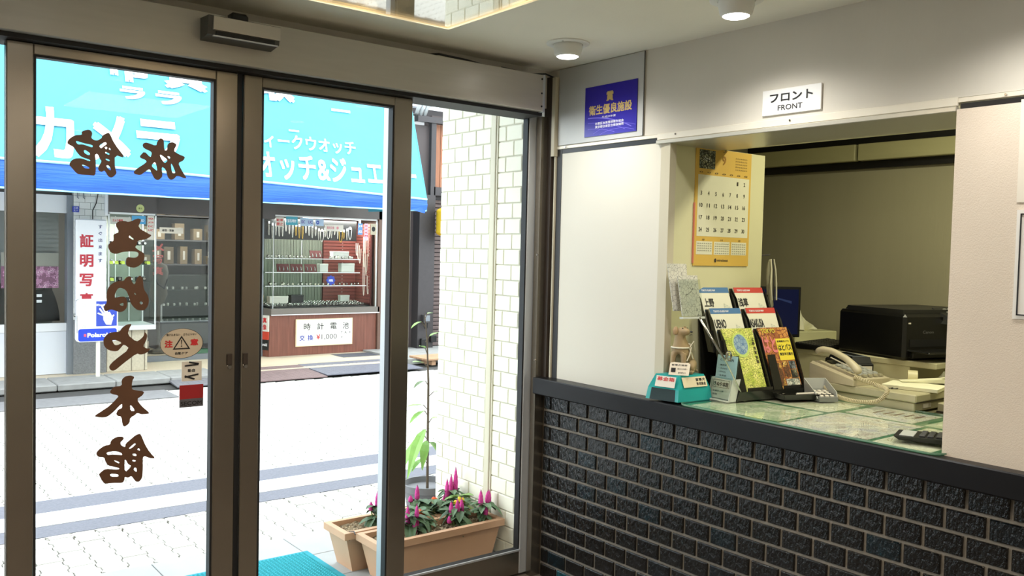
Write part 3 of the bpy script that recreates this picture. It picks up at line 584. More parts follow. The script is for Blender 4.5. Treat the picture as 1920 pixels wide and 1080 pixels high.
MB().tube([(-.88, 7.49, .90), (-.86, 7.49, .98), (-.78, 7.49, 1.0), (-.70, 7.49, .98), (-.68, 7.49, .90)], .012, 8).build('handle', m_black, bc)
for z in (.80, .86): MB().box(-.775, -.725, 7.432, 7.436, z, z+.03).build('white_tag', m_wprint, bc)
# tiled pier
pr = struct('pillar_tiled')
MB().box(-.455, -.125, 7.24, 7.42, .0, .62).build('granite_base', M('grey_granite', s(120, 122, 124), .6, noise=(90, .22)), pr)
MB().box(-.455, -.125, 7.255, 7.42, .62, 2.32).build('tile_bed', M('tile_grout', s(150, 152, 152), .9), pr)
m_wt = M('white_wall_tile', s(214, 216, 214), .3, randv=.03)
for j in range(24):
    for i in range(4):
        a = -.455+.11*i-(.055 if j % 2 else 0); b = a+.107; a = max(a, -.455); b = min(b, -.125)
        if b-a > .02: MB().box(a, b, 7.246, 7.256, .622+.070*j, .622+.070*j+.067, .002).build('tile', m_wt, pr)
MB().box(-.15, -.11, 7.21, 7.27, 1.75, 2.32).build('white_casing', m_walu, pr)
MB().tube([(-.21, 7.235, 2.2), (-.215, 7.235, 2.0), (-.235, 7.235, 1.88), (-.27, 7.235, 1.80), (-.27, 7.235, 1.70)], .005, 6).build('cable', m_black, pr)
for x in (-.42, -.36): MB().tube([(x, 7.235, 2.1), (x, 7.235, 1.93), (x+.012, 7.235, 1.92)], .006, 6).build('hook', m_steel, pr)
ap = thing('address_plate', 'tiny blue and white street number plate on the white tiled pier', 'plate', (-.44, 7.245, 1.78))
MB().box(-.468, -.405, 7.236, 7.2455, 1.772, 1.835).build('plate', m_bprint, ap)
text([('三四', .008, .054, .034, .056), ('五六', .008, .054, .008, .030)], (-.468, 7.236, 1.772), *YF, m_wprint, ap)
# tall sign on the pier
ts = thing('photo_sign', 'tall white sign with red characters 証明写真 on the tiled pier', 'sign', (-.30, 7.1, .8))
MB().box(-.470, -.170, 7.06, 7.14, .70, 1.700, .012).build('sign_box', M('white_sign_acrylic', s(238, 240, 246), .3), ts)
for z in (.9, 1.55): MB().box(-.44, -.42, 7.14, 7.245, z, z+.03).build('bracket', m_steel, ts)
text([('証', .035, .170, .700, .840, .04), ('明', .037, .170, .493, .628, .04), ('写', .035, .170, .290, .425, .04), ('真', .037, .170, .085, .218, .04)], (-.470, 7.06, .70), *YF, M('sign_red', s(188, 44, 60), .5), ts)
text([(c, .218, .255, .905-.072*i, .943-.072*i, .03) for i, c in enumerate('すぐ出来ます')], (-.470, 7.06, .70), *YF, M('sign_navy', s(58, 64, 120), .5), ts)
# low studio sign on a post
ls = thing('studio_sign_stand', 'low rounded white and blue photo studio sign on a white post with cross foot', 'sign', (-.31, 6.86, .0))
def rr(x0, x1, z0, z1, r, k=5):
    P = []
    for cx_, cz_, a0 in ((x1-r, z0+r, -pi/2), (x1-r, z1-r, 0), (x0+r, z1-r, pi/2), (x0+r, z0+r, pi)):
        for i in range(k+1): a = a0+pi/2*i/k; P.append((cx_+r*cos(a), cz_+r*sin(a)))
    return P
MB().prism(rr(-.520, -.118, .425, .868, .035), (0, 6.80, 0), *YF, .06).build('sign_box', M('white_sign_acrylic', (1, 1, 1)), ls)
MB().prism(rr(-.500, -.130, .432, .560, .022), (0, 6.797, 0), *YF, .003).build('blue_band', M('royal_blue_print', s(28, 66, 200), .35), ls)
MB().box(-.330, -.130, 6.797, 6.80, .585, .845).build('blue_picture', M('studio_blue', s(52, 76, 186), .5), ls)
hand = MB(); hw = lambda a, b, c, d, r0: hand.tube([(a, 6.796, b), (c, 6.796, d)], [r0, r0*.8], 8)
for i, (c, d) in enumerate(((-.300, .770), (-.280, .800), (-.258, .815), (-.318, .722))): hw(-.225+.012*i, .665, c, d, .0105)
hw(-.20, .655, -.158, .700, .010)
hand.prism([(-.265, .700), (-.20, .735), (-.165, .665), (-.185, .595), (-.235, .600), (-.262, .650)], (0, 6.795, 0), *YF, .001)
hand.build('printed_hand', m_wprint, ls)
text([('Studio', .12, .24, .395, .425, .05), ('Express', .02, .20, .360, .388, .05)], (-.33-.02, 6.797, .43), *YF, m_wprint, ls, lift=.004)
text([('Polaroid', .085, .315, .040, .085, .05)], (-.500, 6.797, .432), *YF, m_wprint, ls)
MB().box(-.448, -.425, 6.795, 6.797, .480, .508).build('colour_block', M('sign_pink', s(220, 90, 120), .5), ls)
text([(c, .03, .075, .36-.075*i, .40-.075*i, .02) for i, c in enumerate('証明写真')], (-.500, 6.80, .43), *YF, M('faded_print', s(206, 206, 196), .6), ls)
MB().cyl((-.305, 6.83, .02), (-.305, 6.83, .44), .021, n=16).build('post', M('white_painted_steel', s(222, 218, 206), .4), ls, smooth=2)
MB().hexa([(-.60, 6.70, 0), (-.56, 6.66, 0), (-.02, 6.96, 0), (-.05, 7.0, 0), (-.60, 6.70, .02), (-.56, 6.66, .02), (-.02, 6.96, .03), (-.05, 7.0, .03)]).hexa([(-.05, 6.68, 0), (-.01, 6.72, 0), (-.56, 7.0, 0), (-.60, 6.96, 0), (-.05, 6.68, .02), (-.01, 6.72, .02), (-.56, 7.0, .03), (-.60, 6.96, .03)]).build('cross_foot', M('white_painted_steel', (1, 1, 1)), ls)
ls.location.z = 0
for sd in (-.535,): MB().cyl((sd, 6.83, .70), (sd+.02, 6.83, .70), .018, n=10).tube([(-.515, 6.79, .70), (-.513, 6.79, .52)], .003, 6).build('hinge', m_chrome, ls)
# display case 1 (camera shop)
c1 = thing('camera_display_case', 'glazed display case with yellow price tags beside the white tiled pier', 'display case', (.13, 7.45, 0))
m_thin = M('white_thin_frame', s(218, 220, 220), .4, .2)
X0, X1, Y0, Y1 = -.120, .382, 7.20, 7.72
MB().box(X0, X1-.075, Y0+.05, Y1, .035, .50, .004).build('stone_base', M('beige_stone', s(196, 188, 168), .7, noise=(40, .10)), c1)
for x in (.135, .275): MB().box(x, x+.006, Y0+.046, Y0+.05, .035, .50).build('stone_joint', M('joint_line', s(120, 112, 98), .9), c1)
MB().box(X0, X1, Y0-.01, Y1, .495, .548, .003).build('sill', m_walu, c1)
MB().box(X0, X0+.012, Y0, Y0+.02, .548, 1.785).box(X1-.014, X1, Y0, Y0+.02, .548, 1.785).box(X0, X1, Y0, Y0+.02, 1.770, 1.790).box(X1-.012, X1, Y1-.02, Y1, .548, 1.785).build('frame', m_thin, c1)
MB().box(X0, X1, Y0, Y1, 1.790, 2.32).build('head_panel', m_dkhead, c1)
MB().box(X0, X1-.02, Y1-.01, Y1, .548, 1.79).build('case_back', M('grey_green_back', s(118, 126, 116), .7, noise=(8, .1)), c1)
MB().box(X0+.012, X1-.014, Y0+.006, Y0+.010, .548, 1.77).box(X1-.008, X1-.004, Y0+.02, Y1-.02, .548, 1.77).build('glass_pane', m_glass, c1)
for z in (.80, 1.03, 1.215, 1.43): MB().box(X0+.01, X1-.02, Y0+.04, Y1-.01, z, z+.006).build('glass_shelf', MG('shelf_glass', (.90, .96, .93), 1.4), c1)
for x in (.07, .22): MB().box(x, x+.01, Y1-.02, Y1-.01, .56, 1.76).build('shelf_upright', m_thin, c1)
def prod(kind):
    return kind
# cameras standing in case 1
def mk_camera():
    t = thing('compact_camera', 'small dark camera on a glass shelf behind the brown characters', 'camera', (0, 0, 0), 0, 'cameras in the camera shop display case')
    LB().box(-.030, .030, -.014, .014, 0, .044, .005).build('camera_body', M('camera_black', s(40, 40, 42), .4), t)
    LB().cyl((.004, -.014, .022), (.004, -.032, .022), .016, .014, 14).build('lens', m_chrome, t, smooth=2)
    LB().box(-.012, .010, -.008, .010, .044, .052, .002).build('viewfinder', m_steel, t); return t
p0 = mk_camera(); first = True
for z, zn in ((.806, 'lowest'), (1.036, 'second lowest'), (1.221, 'second highest'), (1.436, 'highest')):
    for i in range(5):
        x = X0+.07+i*.088+random.uniform(-.01, .01); y = 7.36+random.uniform(-.04, .06)
        o = p0 if first else copy_tree(p0); first = False; o.location = (x, y, z); o.rotation_euler.z = random.uniform(-.4, .4)
        o['label'] = '%s small dark camera from left on %s shelf of the camera case' % (ORD[i], zn)
def mk_tag(lb):
    t = thing('price_tag', lb, 'price tag', (0, 0, 0), 0, 'yellow price tags in the camera shop display case')
    LB().prism([(-.018, 0), (.018, 0), (.016, .034), (-.020, .036)], (0, 0, 0), (1, 0, 0), (0, .3, 1), .002).build('tag_card', M('lime_tag', s(206, 226, 84), .5), t)
    LB().box(-.012, .012, 0, .012, 0, .003).build('tag_foot', m_white, t); return t
TG = [(-.075, 1.222, 'lime yellow price tag, leftmost on the second highest glass shelf'), (-.020, 1.222, 'lime yellow price tag, second from left on the second highest glass shelf'), (.045, 1.222, 'lime yellow price tag, third from left on the second highest glass shelf'), (.315, 1.222, 'lime yellow price tag alone at the right end of the second highest shelf'), (-.068, 1.037, 'lime yellow price tag at the left on the second lowest glass shelf'), (.088, 1.037, 'lime yellow price tag right of centre on the second lowest glass shelf'), (.01, .807, 'lime yellow price tag on the lowest glass shelf'), (-.02, 1.437, 'lime yellow price tag on the highest glass shelf of the camera case')]
tp = mk_tag('small lime yellow price tag leaning on a glass shelf of the camera case')
for i, (x, z, lb) in enumerate(TG):
    o = tp if i == 1 else copy_tree(tp); o.location = (x, 7.245, z)
    if lb: o['label'] = lb
def flat(name, lb, cat, x0, x1, y, z0, z1, mat, txt=None, tm=None, group=None, back=.003):
    t = thing(name, lb, cat, ((x0+x1)/2, y, z0), 0, group)
    MB().box(x0, x1, y, y+back, z0, z1).build('card', mat, t)
    if txt: text([(a, x0+(x1-x0)*b, x0+(x1-x0)*c, z0+(z1-z0)*d, z0+(z1-z0)*e, .03) for a, b, c, d, e in txt], (0, y, 0), *YF, tm or m_kprint, t)
    return t
m_lblue = M('light_blue_card', s(80, 160, 206), .5); m_wcard = M('white_sticker', (1, 1, 1))
flat('card_sticker', 'light blue card sticker at the top of the camera shop case', 'sticker', .12, .265, 7.198, 1.67, 1.76, m_lblue, [('CARD', .3, .9, .3, .6)], m_wprint, back=.002)
flat('payment_sticker', 'tall white and red payment sticker at the right top of the camera case', 'sticker', .285, .355, 7.198, 1.50, 1.765, m_wcard, [('VISA', .1, .9, .84, .92), ('JCB', .1, .9, .68, .76), ('DC', .1, .9, .52, .6), ('UC', .1, .9, .36, .44)], m_rprint, back=.002)
flat('shop_banner', 'pale banner sticker with a pink dot behind the uppermost brown き character', 'sticker', -.10, .11, 7.198, 1.66, 1.74, M('pale_card', s(200, 198, 188), .6), [('カメラ修理', .1, .6, .3, .7)], m_rprint, back=.002)
lg = thing('round_sticker', 'round yellow green sticker on dark panel above the camera case', 'sticker', (.20, 7.198, 1.80))
MB().prism(ellipse(.042, .044, 24), (.207, 7.195, 1.843), *YF, .004).build('disc', M('pale_lime', s(190, 196, 130), .5), lg)
text([('優良', .185, .229, 1.832, 1.854, .02)], (0, 7.195, 0), *YF, M('olive_print', s(110, 120, 60), .5), lg)
# recess of the camera shop
rc = struct('door_3', (1.1, 8.2, 0))
MB().box(.40, .44, 7.90, 7.96, .035, 2.55).box(1.30, 1.34, 7.90, 7.96, .035, 2.55).box(1.86, 1.90, 7.84, 7.96, .035, 2.55).build('door_frame', m_steel, rc)
MB().box(.44, 1.30, 7.925, 7.931, .10, 2.5).build('glass_pane', MG('shop_door_glass', (.86, .88, .88), 1.3), rc)
MB().box(.44, 1.30, 7.90, 7.96, .035, .10).build('rail', m_steel, rc)
MB().cyl((1.25, 7.87, .72), (1.25, 7.87, 1.62), .014, n=10).cyl((1.21, 7.885, .70), (1.21, 7.885, 1.62), .008, n=10).build('push_bar', m_chrome, rc)
text([('メ', .10, .24, 1.36, 1.46, .03), ('写', .11, .23, 1.22, 1.32, .02), ('真', .11, .23, 1.08, 1.18, .02)], (.44, 7.92, 0), *YF, M('faded_red_film', s(160, 92, 90), .6), rc)
MB().box(1.21, 1.27, 7.918, 7.922, 1.30, 1.37).build('small_notice', m_wcard, rc)
flat('door_banner', 'narrow white notice strip on the glass shop door', 'notice', .62, .90, 7.90, 1.585, 1.655, M('white_sticker', (1, 1, 1)), [('修理・現像', .1, .6, .3, .7)], m_kprint)
fm = tag(MB().box(.95, 2.0, 8.0, 8.95, .036, .046, .003).build('green_mat', M('green_mat', s(40, 110, 80), .95, noise=(80, .1)), None, loc=(1.4, 8.5, .036)), 'green entrance mat on the floor inside the camera shop', 'mat')
ct = thing('glass_counter', 'dark shop counter with glass shelves of bright goods inside the camera shop', 'counter', (1.7, 9.2, .035))
MB().box(.95, 2.7, 8.95, 9.5, .035, .42, .01).build('counter_base', M('grey_counter', s(96, 94, 96), .6), ct)
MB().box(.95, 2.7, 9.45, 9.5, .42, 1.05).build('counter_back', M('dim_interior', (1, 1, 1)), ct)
for z in (.62, .84, 1.04): MB().box(.95, 2.7, 8.97, 9.45, z, z+.012).build('glass_shelf', MG('shelf_glass', (1, 1, 1)), ct)
for x in (.95, 1.80, 2.68): MB().box(x, x+.02, 8.96, 8.98, .42, 1.05).build('upright', m_thin, ct)
gb = tag(MB().box(-.014, .014, -.012, .012, 0, .03, .004).build('wrapped_goods', M('goods_white', s(206, 204, 198), .5, randv=.3), None), 'tiny pale goods item on the glass counter shelves inside camera shop', 'goods', 'small goods on the glass counter inside the camera shop')
gb.location = (1.0, 9.0, .632)
for z in (.432, .632, .852):
    for i in range(20):
        o = gb.copy(); COL.objects.link(o); o.location = (1.0+i*.083+random.uniform(-.02, .02), 9.03+random.uniform(0, .12), z if z != .432 else .42); o.rotation_euler.z = random.random()*2
ck = thing('goods_rack', 'tall dark shelf rack with cartons behind the glass counter', 'shelf', (1.6, 9.9, .035))
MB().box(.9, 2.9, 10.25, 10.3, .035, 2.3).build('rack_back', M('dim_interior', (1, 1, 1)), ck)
for z in (1.15, 1.5, 1.85, 2.2): MB().box(.9, 2.9, 9.9, 10.25, z, z+.02).build('rack_shelf', M('grey_counter', (1, 1, 1)), ck)
for x in (.9, 1.9, 2.88): MB().box(x, x+.02, 9.9, 10.25, .035, 2.3).build('rack_post', M('grey_counter', (1, 1, 1)), ck)
cb = thing('goods_carton', 'coloured cardboard carton on the rack inside the camera shop', 'box', (0, 0, 0), 0, 'cartons on the rack inside the camera shop')
LB().box(-.07, .07, -.08, .08, 0, .2, .004).build('carton', M('carton', s(120, 104, 80), .7, randv=.6), cb)
LB().box(-.02, .02, -.083, -.08, .05, .15).build('carton_label', m_wcard, cb)
fst = True
for z, zn in ((1.17, 'lowest'), (1.52, 'middle'), (1.87, 'top')):
    x = 1.02; ci = 0
    while x < 2.8:
        o = cb if fst else copy_tree(cb); fst = False; o['label'] = '%s brown carton from the left on the %s shelf inside the camera shop' % (ORD[ci], zn); ci += 1
        k = random.uniform(.6, 1.1); o.location = (x, 10.02, z); o.scale = (k, 1, random.uniform(.6, 1.3)); x += .155*k+random.uniform(.02, .14)
fig = thing('display_figure', 'beige padded mannequin bust wearing a strap left of the shop counter', 'mannequin', (.86, 8.75, .036))
MB().lathe([(.12, 0), (.13, .03), (.02, .06), (.02, .62), (.07, .66), (.11, .76), (.09, .90), (.12, 1.05), (.10, 1.14), (.035, 1.18), (.03, 1.24), (.0, 1.25)], (.86, 8.75, .036), 20).build('bust', M('bust_cloth', s(92, 86, 74), .8), fig, smooth=True)
MB().tube([(.78, 8.66, 1.05), (.82, 8.63, .94), (.90, 8.64, .88), (.95, 8.67, 1.0)], .012, 8).build('strap', m_black, fig)

# display case 2 (watch and jewellery counter)
c2 = thing('jewellery_display_case', 'glazed jewellery display case on a brown wooden counter', 'display case', (2.75, 8.0, 0))
m_wood = M('red_brown_wood', s(122, 74, 60), .45, noise=(7, .22), stretch=(6, 6, .35), bump=(30, .1))
m_sill = M('taupe_metal_sill', s(124, 118, 112), .4, .35)
A0, A1, B0, B1 = 1.965, 3.535, 7.74, 8.32
MB().hexa([(1.94, B0, .036), (3.50, B0, .036), (3.50, B1, .036), (1.72, B1, .036), (1.955, B0, .575), (3.50, B0, .575), (3.50, B1, .575), (1.735, B1, .575)]).build('wooden_base', m_wood, c2)
MB().hexa([(1.955, B0-.03, .570), (3.53, B0-.03, .570), (3.53, B1, .570), (1.72, B1, .570), (1.955, B0-.03, .655), (3.53, B0-.03, .655), (3.53, B1, .655), (1.72, B1, .655)]).build('sill', m_sill, c2)
MB().box(1.955, 3.53, B0-.034, B0-.030, .568, .580).build('sill_lip', m_walu, c2)
MB().box(1.99, 3.49, B0-.005, B0+.015, 1.845, 1.87).box(1.985, 1.993, B0, B0+.01, .655, 1.85).box(3.478, 3.495, B0-.005, B0+.012, .655, 1.85).build('frame', m_thin, c2)
MB().box(1.993, 3.478, B0, B0+.004, .655, 1.845).hexa([(1.985, B0, .655), (1.989, B0, .655), (1.765, B1, .655), (1.761, B1, .655), (1.985, B0, 1.85), (1.989, B0, 1.85), (1.765, B1, 1.85), (1.761, B1, 1.85)]).build('glass_pane', m_glass, c2)
MB().box(3.505, 3.56, B0-.03, B0+.5, .04, 2.32).build('side_post', M('brown_post_wood', s(110, 84, 72), .5), c2)
MB().box(1.72, 3.5, 8.32, 8.34, .655, 1.86).build('case_back', M('case_back_board', s(140, 144, 132), .8), c2)
mb = MB()
for i in range(60):
    x = 2.06+i*.0152
    if x < 2.93: mb.box(x, x+.010, 8.302+(i % 3)*.003, 8.32, .70, 1.56)
mb.build('curtain_pleats', M('grey_green_curtain', s(150, 156, 140), .8, noise=(3, .12), stretch=(20, 1, .3)), c2, None, 'stuff')
mb = MB(); z = .70
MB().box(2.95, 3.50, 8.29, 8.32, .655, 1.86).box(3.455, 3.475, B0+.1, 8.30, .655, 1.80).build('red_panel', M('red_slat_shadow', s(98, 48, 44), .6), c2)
while z < 1.80: mb.box(2.95, 3.455, 8.275, 8.292, z, z+.038).box(3.445, 3.457, B0+.12, 8.28, z, z+.038); z += .046
mb.build('red_slats', M('red_slat', s(142, 76, 68), .5), c2, None, 'stuff')
for i, z in enumerate((.94, 1.118, 1.30)):
    MB().box(1.90, [3.36, 3.26, 3.26][i], B0+.05, 8.28, z, z+.008).build('glass_shelf', MG('shelf_glass', (1, 1, 1)), c2)
    MB().box(1.90, [3.36, 3.26, 3.26][i], B0+.046, B0+.05, z-.001, z+.009).build('shelf_edge', m_thin, c2)
MB().box(1.80, 3.30, B0+.24, B0+.26, 1.555, 1.83).build('black_board', m_black, c2)
for x in (2.62, 3.24): MB().box(x, x+.012, 8.285, 8.30, .68, 1.55).build('shelf_upright', m_thin, c2)
MB().box(1.72, 1.98, B1-.02, B1, .655, 1.85).build('case_end_board', M('grey_green_back', (1, 1, 1)), c2)
# necklaces on the black board
m_silver = M('polished_silver', s(216, 214, 206), .25, .8); m_goldm = M('polished_gold', s(206, 170, 84), .25, .8); m_pearl = M('pearl_white', s(226, 214, 200), .3)
def necklace(x, y, zt, w_, l_, r, mat, lb, group, name='necklace', tagc=True):
    t = thing(name, lb, 'necklace', (x, y, zt), 0, group)
    P = [(x-w_*cos(pi*k/12), y, zt-l_*sin(pi*k/12)**.7) for k in range(13)]
    MB().tube(P, r, 5).build('chain', mat, t)
    if tagc: MB().box(x-.010, x+.010, y-.006, y-.003, zt-.02, zt+.012).build('tag', m_wprint, t)
    return t
for i in range(26):
    x = 2.02+i*.047; g_ = i in (8, 9, 10, 22, 23)
    l_ = .17+.03*sin(i*2.1) if i not in (16, 18, 25, 26) else .19
    wd = .008 if i not in (16, 18, 22, 25) else .024
    necklace(x, B0+.232, 1.775-.03*sin(i*.9)-(.05 if i > 11 else 0), wd, l_-(.03 if i > 11 else 0), .0028 if wd < .01 else .005, m_goldm if g_ else m_silver,
             ('gold' if g_ else ('looped silver' if wd > .01 else 'thin silver'))+' necklace, %s from the left on the black board of jewellery case' % ORD[i], 'necklaces on the black board')
for i, (x, zt, l_) in enumerate(((3.27, 1.53, .17), (3.31, 1.50, .20), (3.35, 1.45, .20), (3.385, 1.62, .42), (3.40, 1.42, .62), (3.43, 1.60, .22), (3.455, 1.62, .27), (3.435, 1.38, .26), (3.455, 1.36, .28), (3.45, 1.08, .26))):
    y = B0+.14+.03*(i % 3)
    necklace(x-.012, y, zt, .014, l_, .0055, m_pearl, '%s strand of pearls from the left before the red slatted end wall' % ORD[i], 'pearl strands at the right end of the case', 'pearl_strand', False)
# pendant cards, ring trays and watches
def pendant_card(x, y, z, lb, n=3):
    t = thing('pendant_card', lb, 'jewellery card', (x, y, z), 0, 'dark red pendant cards on the glass shelves')
    MB().hexa([(x-.085, y, z), (x+.085, y, z), (x+.085, y+.01, z), (x-.085, y+.01, z), (x-.085, y+.03, z+.105), (x+.085, y+.03, z+.105), (x+.085, y+.04, z+.105), (x-.085, y+.04, z+.105)]).build('card_board', M('dark_red_velvet', s(84, 36, 36), .8), t)
    for k in range(n): MB().tube([(x-.055+k*.055, y+.02, z+.07), (x-.050+k*.055, y+.008, z+.045), (x-.055+k*.055, y+.0, z+.018)], [.004, .007, .010], 6).build('pendant', m_silver, t)
pendant_card(2.66, B0+.16, 1.310, 'dark red pendant card alone on the upper glass shelf')
for k, x in enumerate((2.17, 2.36, 2.56)): pendant_card(x, B0+.10, 1.128, ['dark red pendant card, leftmost of the row on the middle shelf', 'dark red pendant card in the middle of the row on the middle shelf', 'dark red pendant card at the right of the row on the middle shelf'][k])
wt_ = thing('wrist_watch', 'small steel watch on a shelf of the jewellery case', 'watch', (0, 0, 0), 0, 'watches and rings on the jewellery case shelves')
LB().cyl((0, -.008, .018), (0, .002, .022), .013, n=12).build('dial', m_silver, wt_)
LB().tube([(0, .0, .006), (.0, .012, .002), (0, .028, .008), (0, .032, .022), (0, .02, .034), (0, .004, .033)], .006, 5).build('strap', M('watch_strap', s(60, 54, 50), .5, randv=.5), wt_)
fst = True
for z, x0, x1, nn, zn in ((.948, 1.99, 3.32, 22, 'on the lowest glass shelf'), (1.308, 1.98, 2.56, 14, 'left of the card on the highest glass shelf'), (.675, 2.0, 3.40, 24, 'along the front of the ring tray'), (1.308, 2.80, 3.2, 8, 'right of the card on the highest glass shelf')):
    for i in range(nn):
        o = wt_ if fst else copy_tree(wt_); fst = False
        o.location = (x0+(x1-x0)*(i+.5)/nn+random.uniform(-.012, .012), B0+.10+random.uniform(0, .06), z); o.rotation_euler.z = random.uniform(-.6, .6); k = random.uniform(.8, 1.25); o.scale = (k, k, k); o['label'] = '%s small steel watch from the left %s' % (ORD[i], zn)
rg = tag(MB().lathe([(.009, 0), (.012, .004), (.010, .016), (.004, .020)], (0, 0, 0), 8).build('ring', m_silver, None, smooth=True), 'tiny silver ring in the ring trays of the jewellery case', 'ring', 'rings in the trays at the bottom of the case')
rg.location = (2.1, B0+.2, .675); k = 0
for j in range(5):
    for i in range(30):
        x = 2.02+i*.047
        o = rg.copy(); COL.objects.link(o); o.location = (x+random.uniform(-.008, .008), B0+.22+j*.055, .675+j*.008)
rt = thing('ring_tray', 'long black tray full of rings at the bottom of the jewellery case', 'tray', (2.7, 8.0, .655))
MB().hexa([(1.99, B0+.08, .656), (3.44, B0+.08, .656), (3.44, B0+.5, .656), (1.92, B0+.5, .656), (1.99, B0+.08, .672), (3.44, B0+.08, .672), (3.44, B0+.5, .706), (1.92, B0+.5, .706)]).build('tray_bed', m_black, rt)
def wbox(name, lb, x, y, z, a, b, c, mat): 
    t = thing(name, lb, 'box', (x, y, z)); MB().box(x-a/2, x+a/2, y, y+b, z, z+c, .004).build('box_body', mat, t)
    MB().box(x-a/2-.002, x+a/2+.002, y-.002, y+b+.002, z+c*.75, z+c, .003).build('lid', mat, t)
m_gbox = M('pale_gift_box', s(196, 196, 188), .6)
wbox('gift_box', 'pale grey gift box on upper shelf, right part of the jewellery case', 3.02, B0+.15, 1.31, .24, .1, .10, m_gbox)
wbox('gift_box', 'pale gift box near the red slats on the middle shelf', 3.13, B0+.15, 1.128, .20, .1, .12, m_gbox)
wbox('gift_box', 'small pale gift box beside the dark red cards on the middle shelf', 2.77, B0+.15, 1.128, .12, .08, .11, m_gbox)
wbox('gift_box', 'wide white box at the left bottom of the jewellery case', 2.20, B0+.30, .70, .26, .1, .10, m_wcard)
wbox('gift_box', 'black box at the bottom of the jewellery case', 2.47, B0+.32, .70, .18, .1, .11, m_black)
wbox('gift_box', 'small pale box at the right bottom of the jewellery case', 3.18, B0+.32, .71, .14, .08, .09, m_gbox)
bl = thing('blue_flower_badge', 'blue scalloped badge on the lower shelf of the jewellery case', 'badge', (2.86, B0+.12, .948))
MB().prism([((.062+.007*cos(8*t))*cos(t), (.062+.007*cos(8*t))*sin(t)) for t in [2*pi*i/48 for i in range(48)]], (2.86, B0+.12, 1.016), *YF, .01).build('badge_disc', m_bprint, bl)
text([('10%', 2.83, 2.89, .998, 1.03, .05)], (0, B0+.12, 0), *YF, m_wprint, bl)
# three-box stack visible at the left end
for k, (x, c, lb) in enumerate(((1.90, (70, 110, 160), 'blue paper box at the left end of the jewellery case'), (1.945, (150, 70, 60), 'red paper box at the left end of the jewellery case'), (1.99, (200, 170, 110), 'yellow paper box at the left end of the jewellery case'))):
    wbox('paper_box', lb, x, B0+.30+.03*k, .66, .042, .08, .11+.02*k, M('paper_box_%s' % 'abc'[k], s(*c), .6))
fl = thing('yellow_towel', 'yellow folded cloth stack on shelves at the left end of jewellery case', 'cloth', (1.88, 8.1, 1.20))
for k in range(4): MB().box(1.80, 1.95, 8.06, 8.20, 1.128+.04*k, 1.166+.04*k, .012).build('folded_layer', M('yellow_cloth', s(176, 176, 70), .9), fl)
# stickers along the top of the case
y = B0-.006
flat('window_sticker', 'white and red sticker, leftmost at the top of the jewellery case', 'sticker', 2.01, 2.12, y, 1.715, 1.835, m_wcard, [('駐車', .1, .9, .55, .85), ('禁止', .1, .9, .1, .45)], m_rprint, back=.002)
flat('window_sticker', 'wide turquoise sticker at the top of the jewellery case', 'sticker', 2.15, 2.31, y, 1.74, 1.85, M('turquoise_card', s(70, 160, 180), .5), [('宝石時計', .1, .9, .3, .7)], m_wprint, back=.002)
flat('window_sticker', 'pale blue and violet sticker pair at the top of the jewellery case', 'sticker', 2.345, 2.53, y, 1.735, 1.84, M('pale_blue_card', s(168, 190, 214), .5), [('DC', .1, .35, .3, .7), ('UC', .6, .95, .3, .7)], M('violet_ink', s(92, 60, 150), .5), back=.002)
flat('window_sticker', 'small pale sticker with a blue ring at the top of the case', 'sticker', 2.56, 2.68, y, 1.745, 1.83, M('pale_blue_card', (1, 1, 1)), [('◎', .1, .45, .2, .8)], m_bprint, back=.002)
flat('window_sticker', 'wide white notice with pink dot on the glass of the jewellery case', 'sticker', 2.70, 2.97, y, 1.68, 1.765, m_wcard, [('電池交換', .1, .5, .3, .75), ('●', .62, .74, .3, .75)], M('pink_ink', s(206, 130, 140), .5), back=.002)
flat('window_sticker', 'blue and white card logo sticker near the right top of the case', 'sticker', 3.19, 3.26, y, 1.645, 1.80, M('card_blue', s(96, 150, 210), .5), [('JCB', .1, .9, .62, .85), ('AX', .1, .9, .15, .4)], m_wprint, back=.002)
flat('window_sticker', 'narrow pink and white payment sticker near the right top of the case', 'sticker', 3.29, 3.345, y, 1.57, 1.80, M('pink_card', s(216, 184, 204), .5), [('DC', .1, .9, .82, .92), ('UC', .1, .9, .62, .72), ('NC', .1, .9, .42, .52), ('M', .1, .9, .22, .32)], m_rprint, back=.002)
flat('window_sticker', 'beige square sticker with black spiral at the right top of the case', 'sticker', 3.385, 3.475, y, 1.65, 1.80, M('beige_card', s(180, 170, 146), .5), [('◉', .2, .8, .3, .75)], m_kprint, back=.002)
rl = thing('oval_fascia_badge', 'small white oval badge on dark fascia over the jewellery case', 'badge', (1.89, 7.70, 1.95))
MB().prism(ellipse(.022, .045, 24), (1.895, 7.70, 1.955), *YF, .01).build('badge_disc', m_wcard, rl)
MB().prism(ellipse(.010, .028, 20), (1.895, 7.698, 1.955), *YF, .002).build('badge_centre', m_dkhead, rl)
# price board on the wooden base
pb = thing('battery_price_sign', 'white price sign 時計電池 ¥1,000 on the brown wooden counter', 'sign', (2.71, 7.73, .13))
q = (2.30, 3.125, .150, .510)
MB().box(q[0], q[1], 7.722, 7.738, q[2], q[3]).build('sign_board', M('cream_frame', s(236, 214, 180), .5), pb)
MB().box(q[0]+.013, q[1]-.013, 7.719, 7.722, q[2]+.012, q[3]-.012).build('white_face', M('sign_white', s(240, 240, 234), .5), pb)
O = (q[0], 7.719, q[2])
text([('時', .11, .205, .215, .305, .01), ('計', .30, .395, .215, .305, .01), ('電', .49, .585, .215, .305, .01), ('池', .675, .765, .215, .305, .01)], O, *YF, m_kprint, pb)
text([('交', .05, .125, .075, .150, .02), ('換', .165, .245, .075, .150, .02)], O, *YF, m_bprint, pb)
text([('¥', .29, .345, .085, .150, .02)], O, *YF, m_rprint, pb)
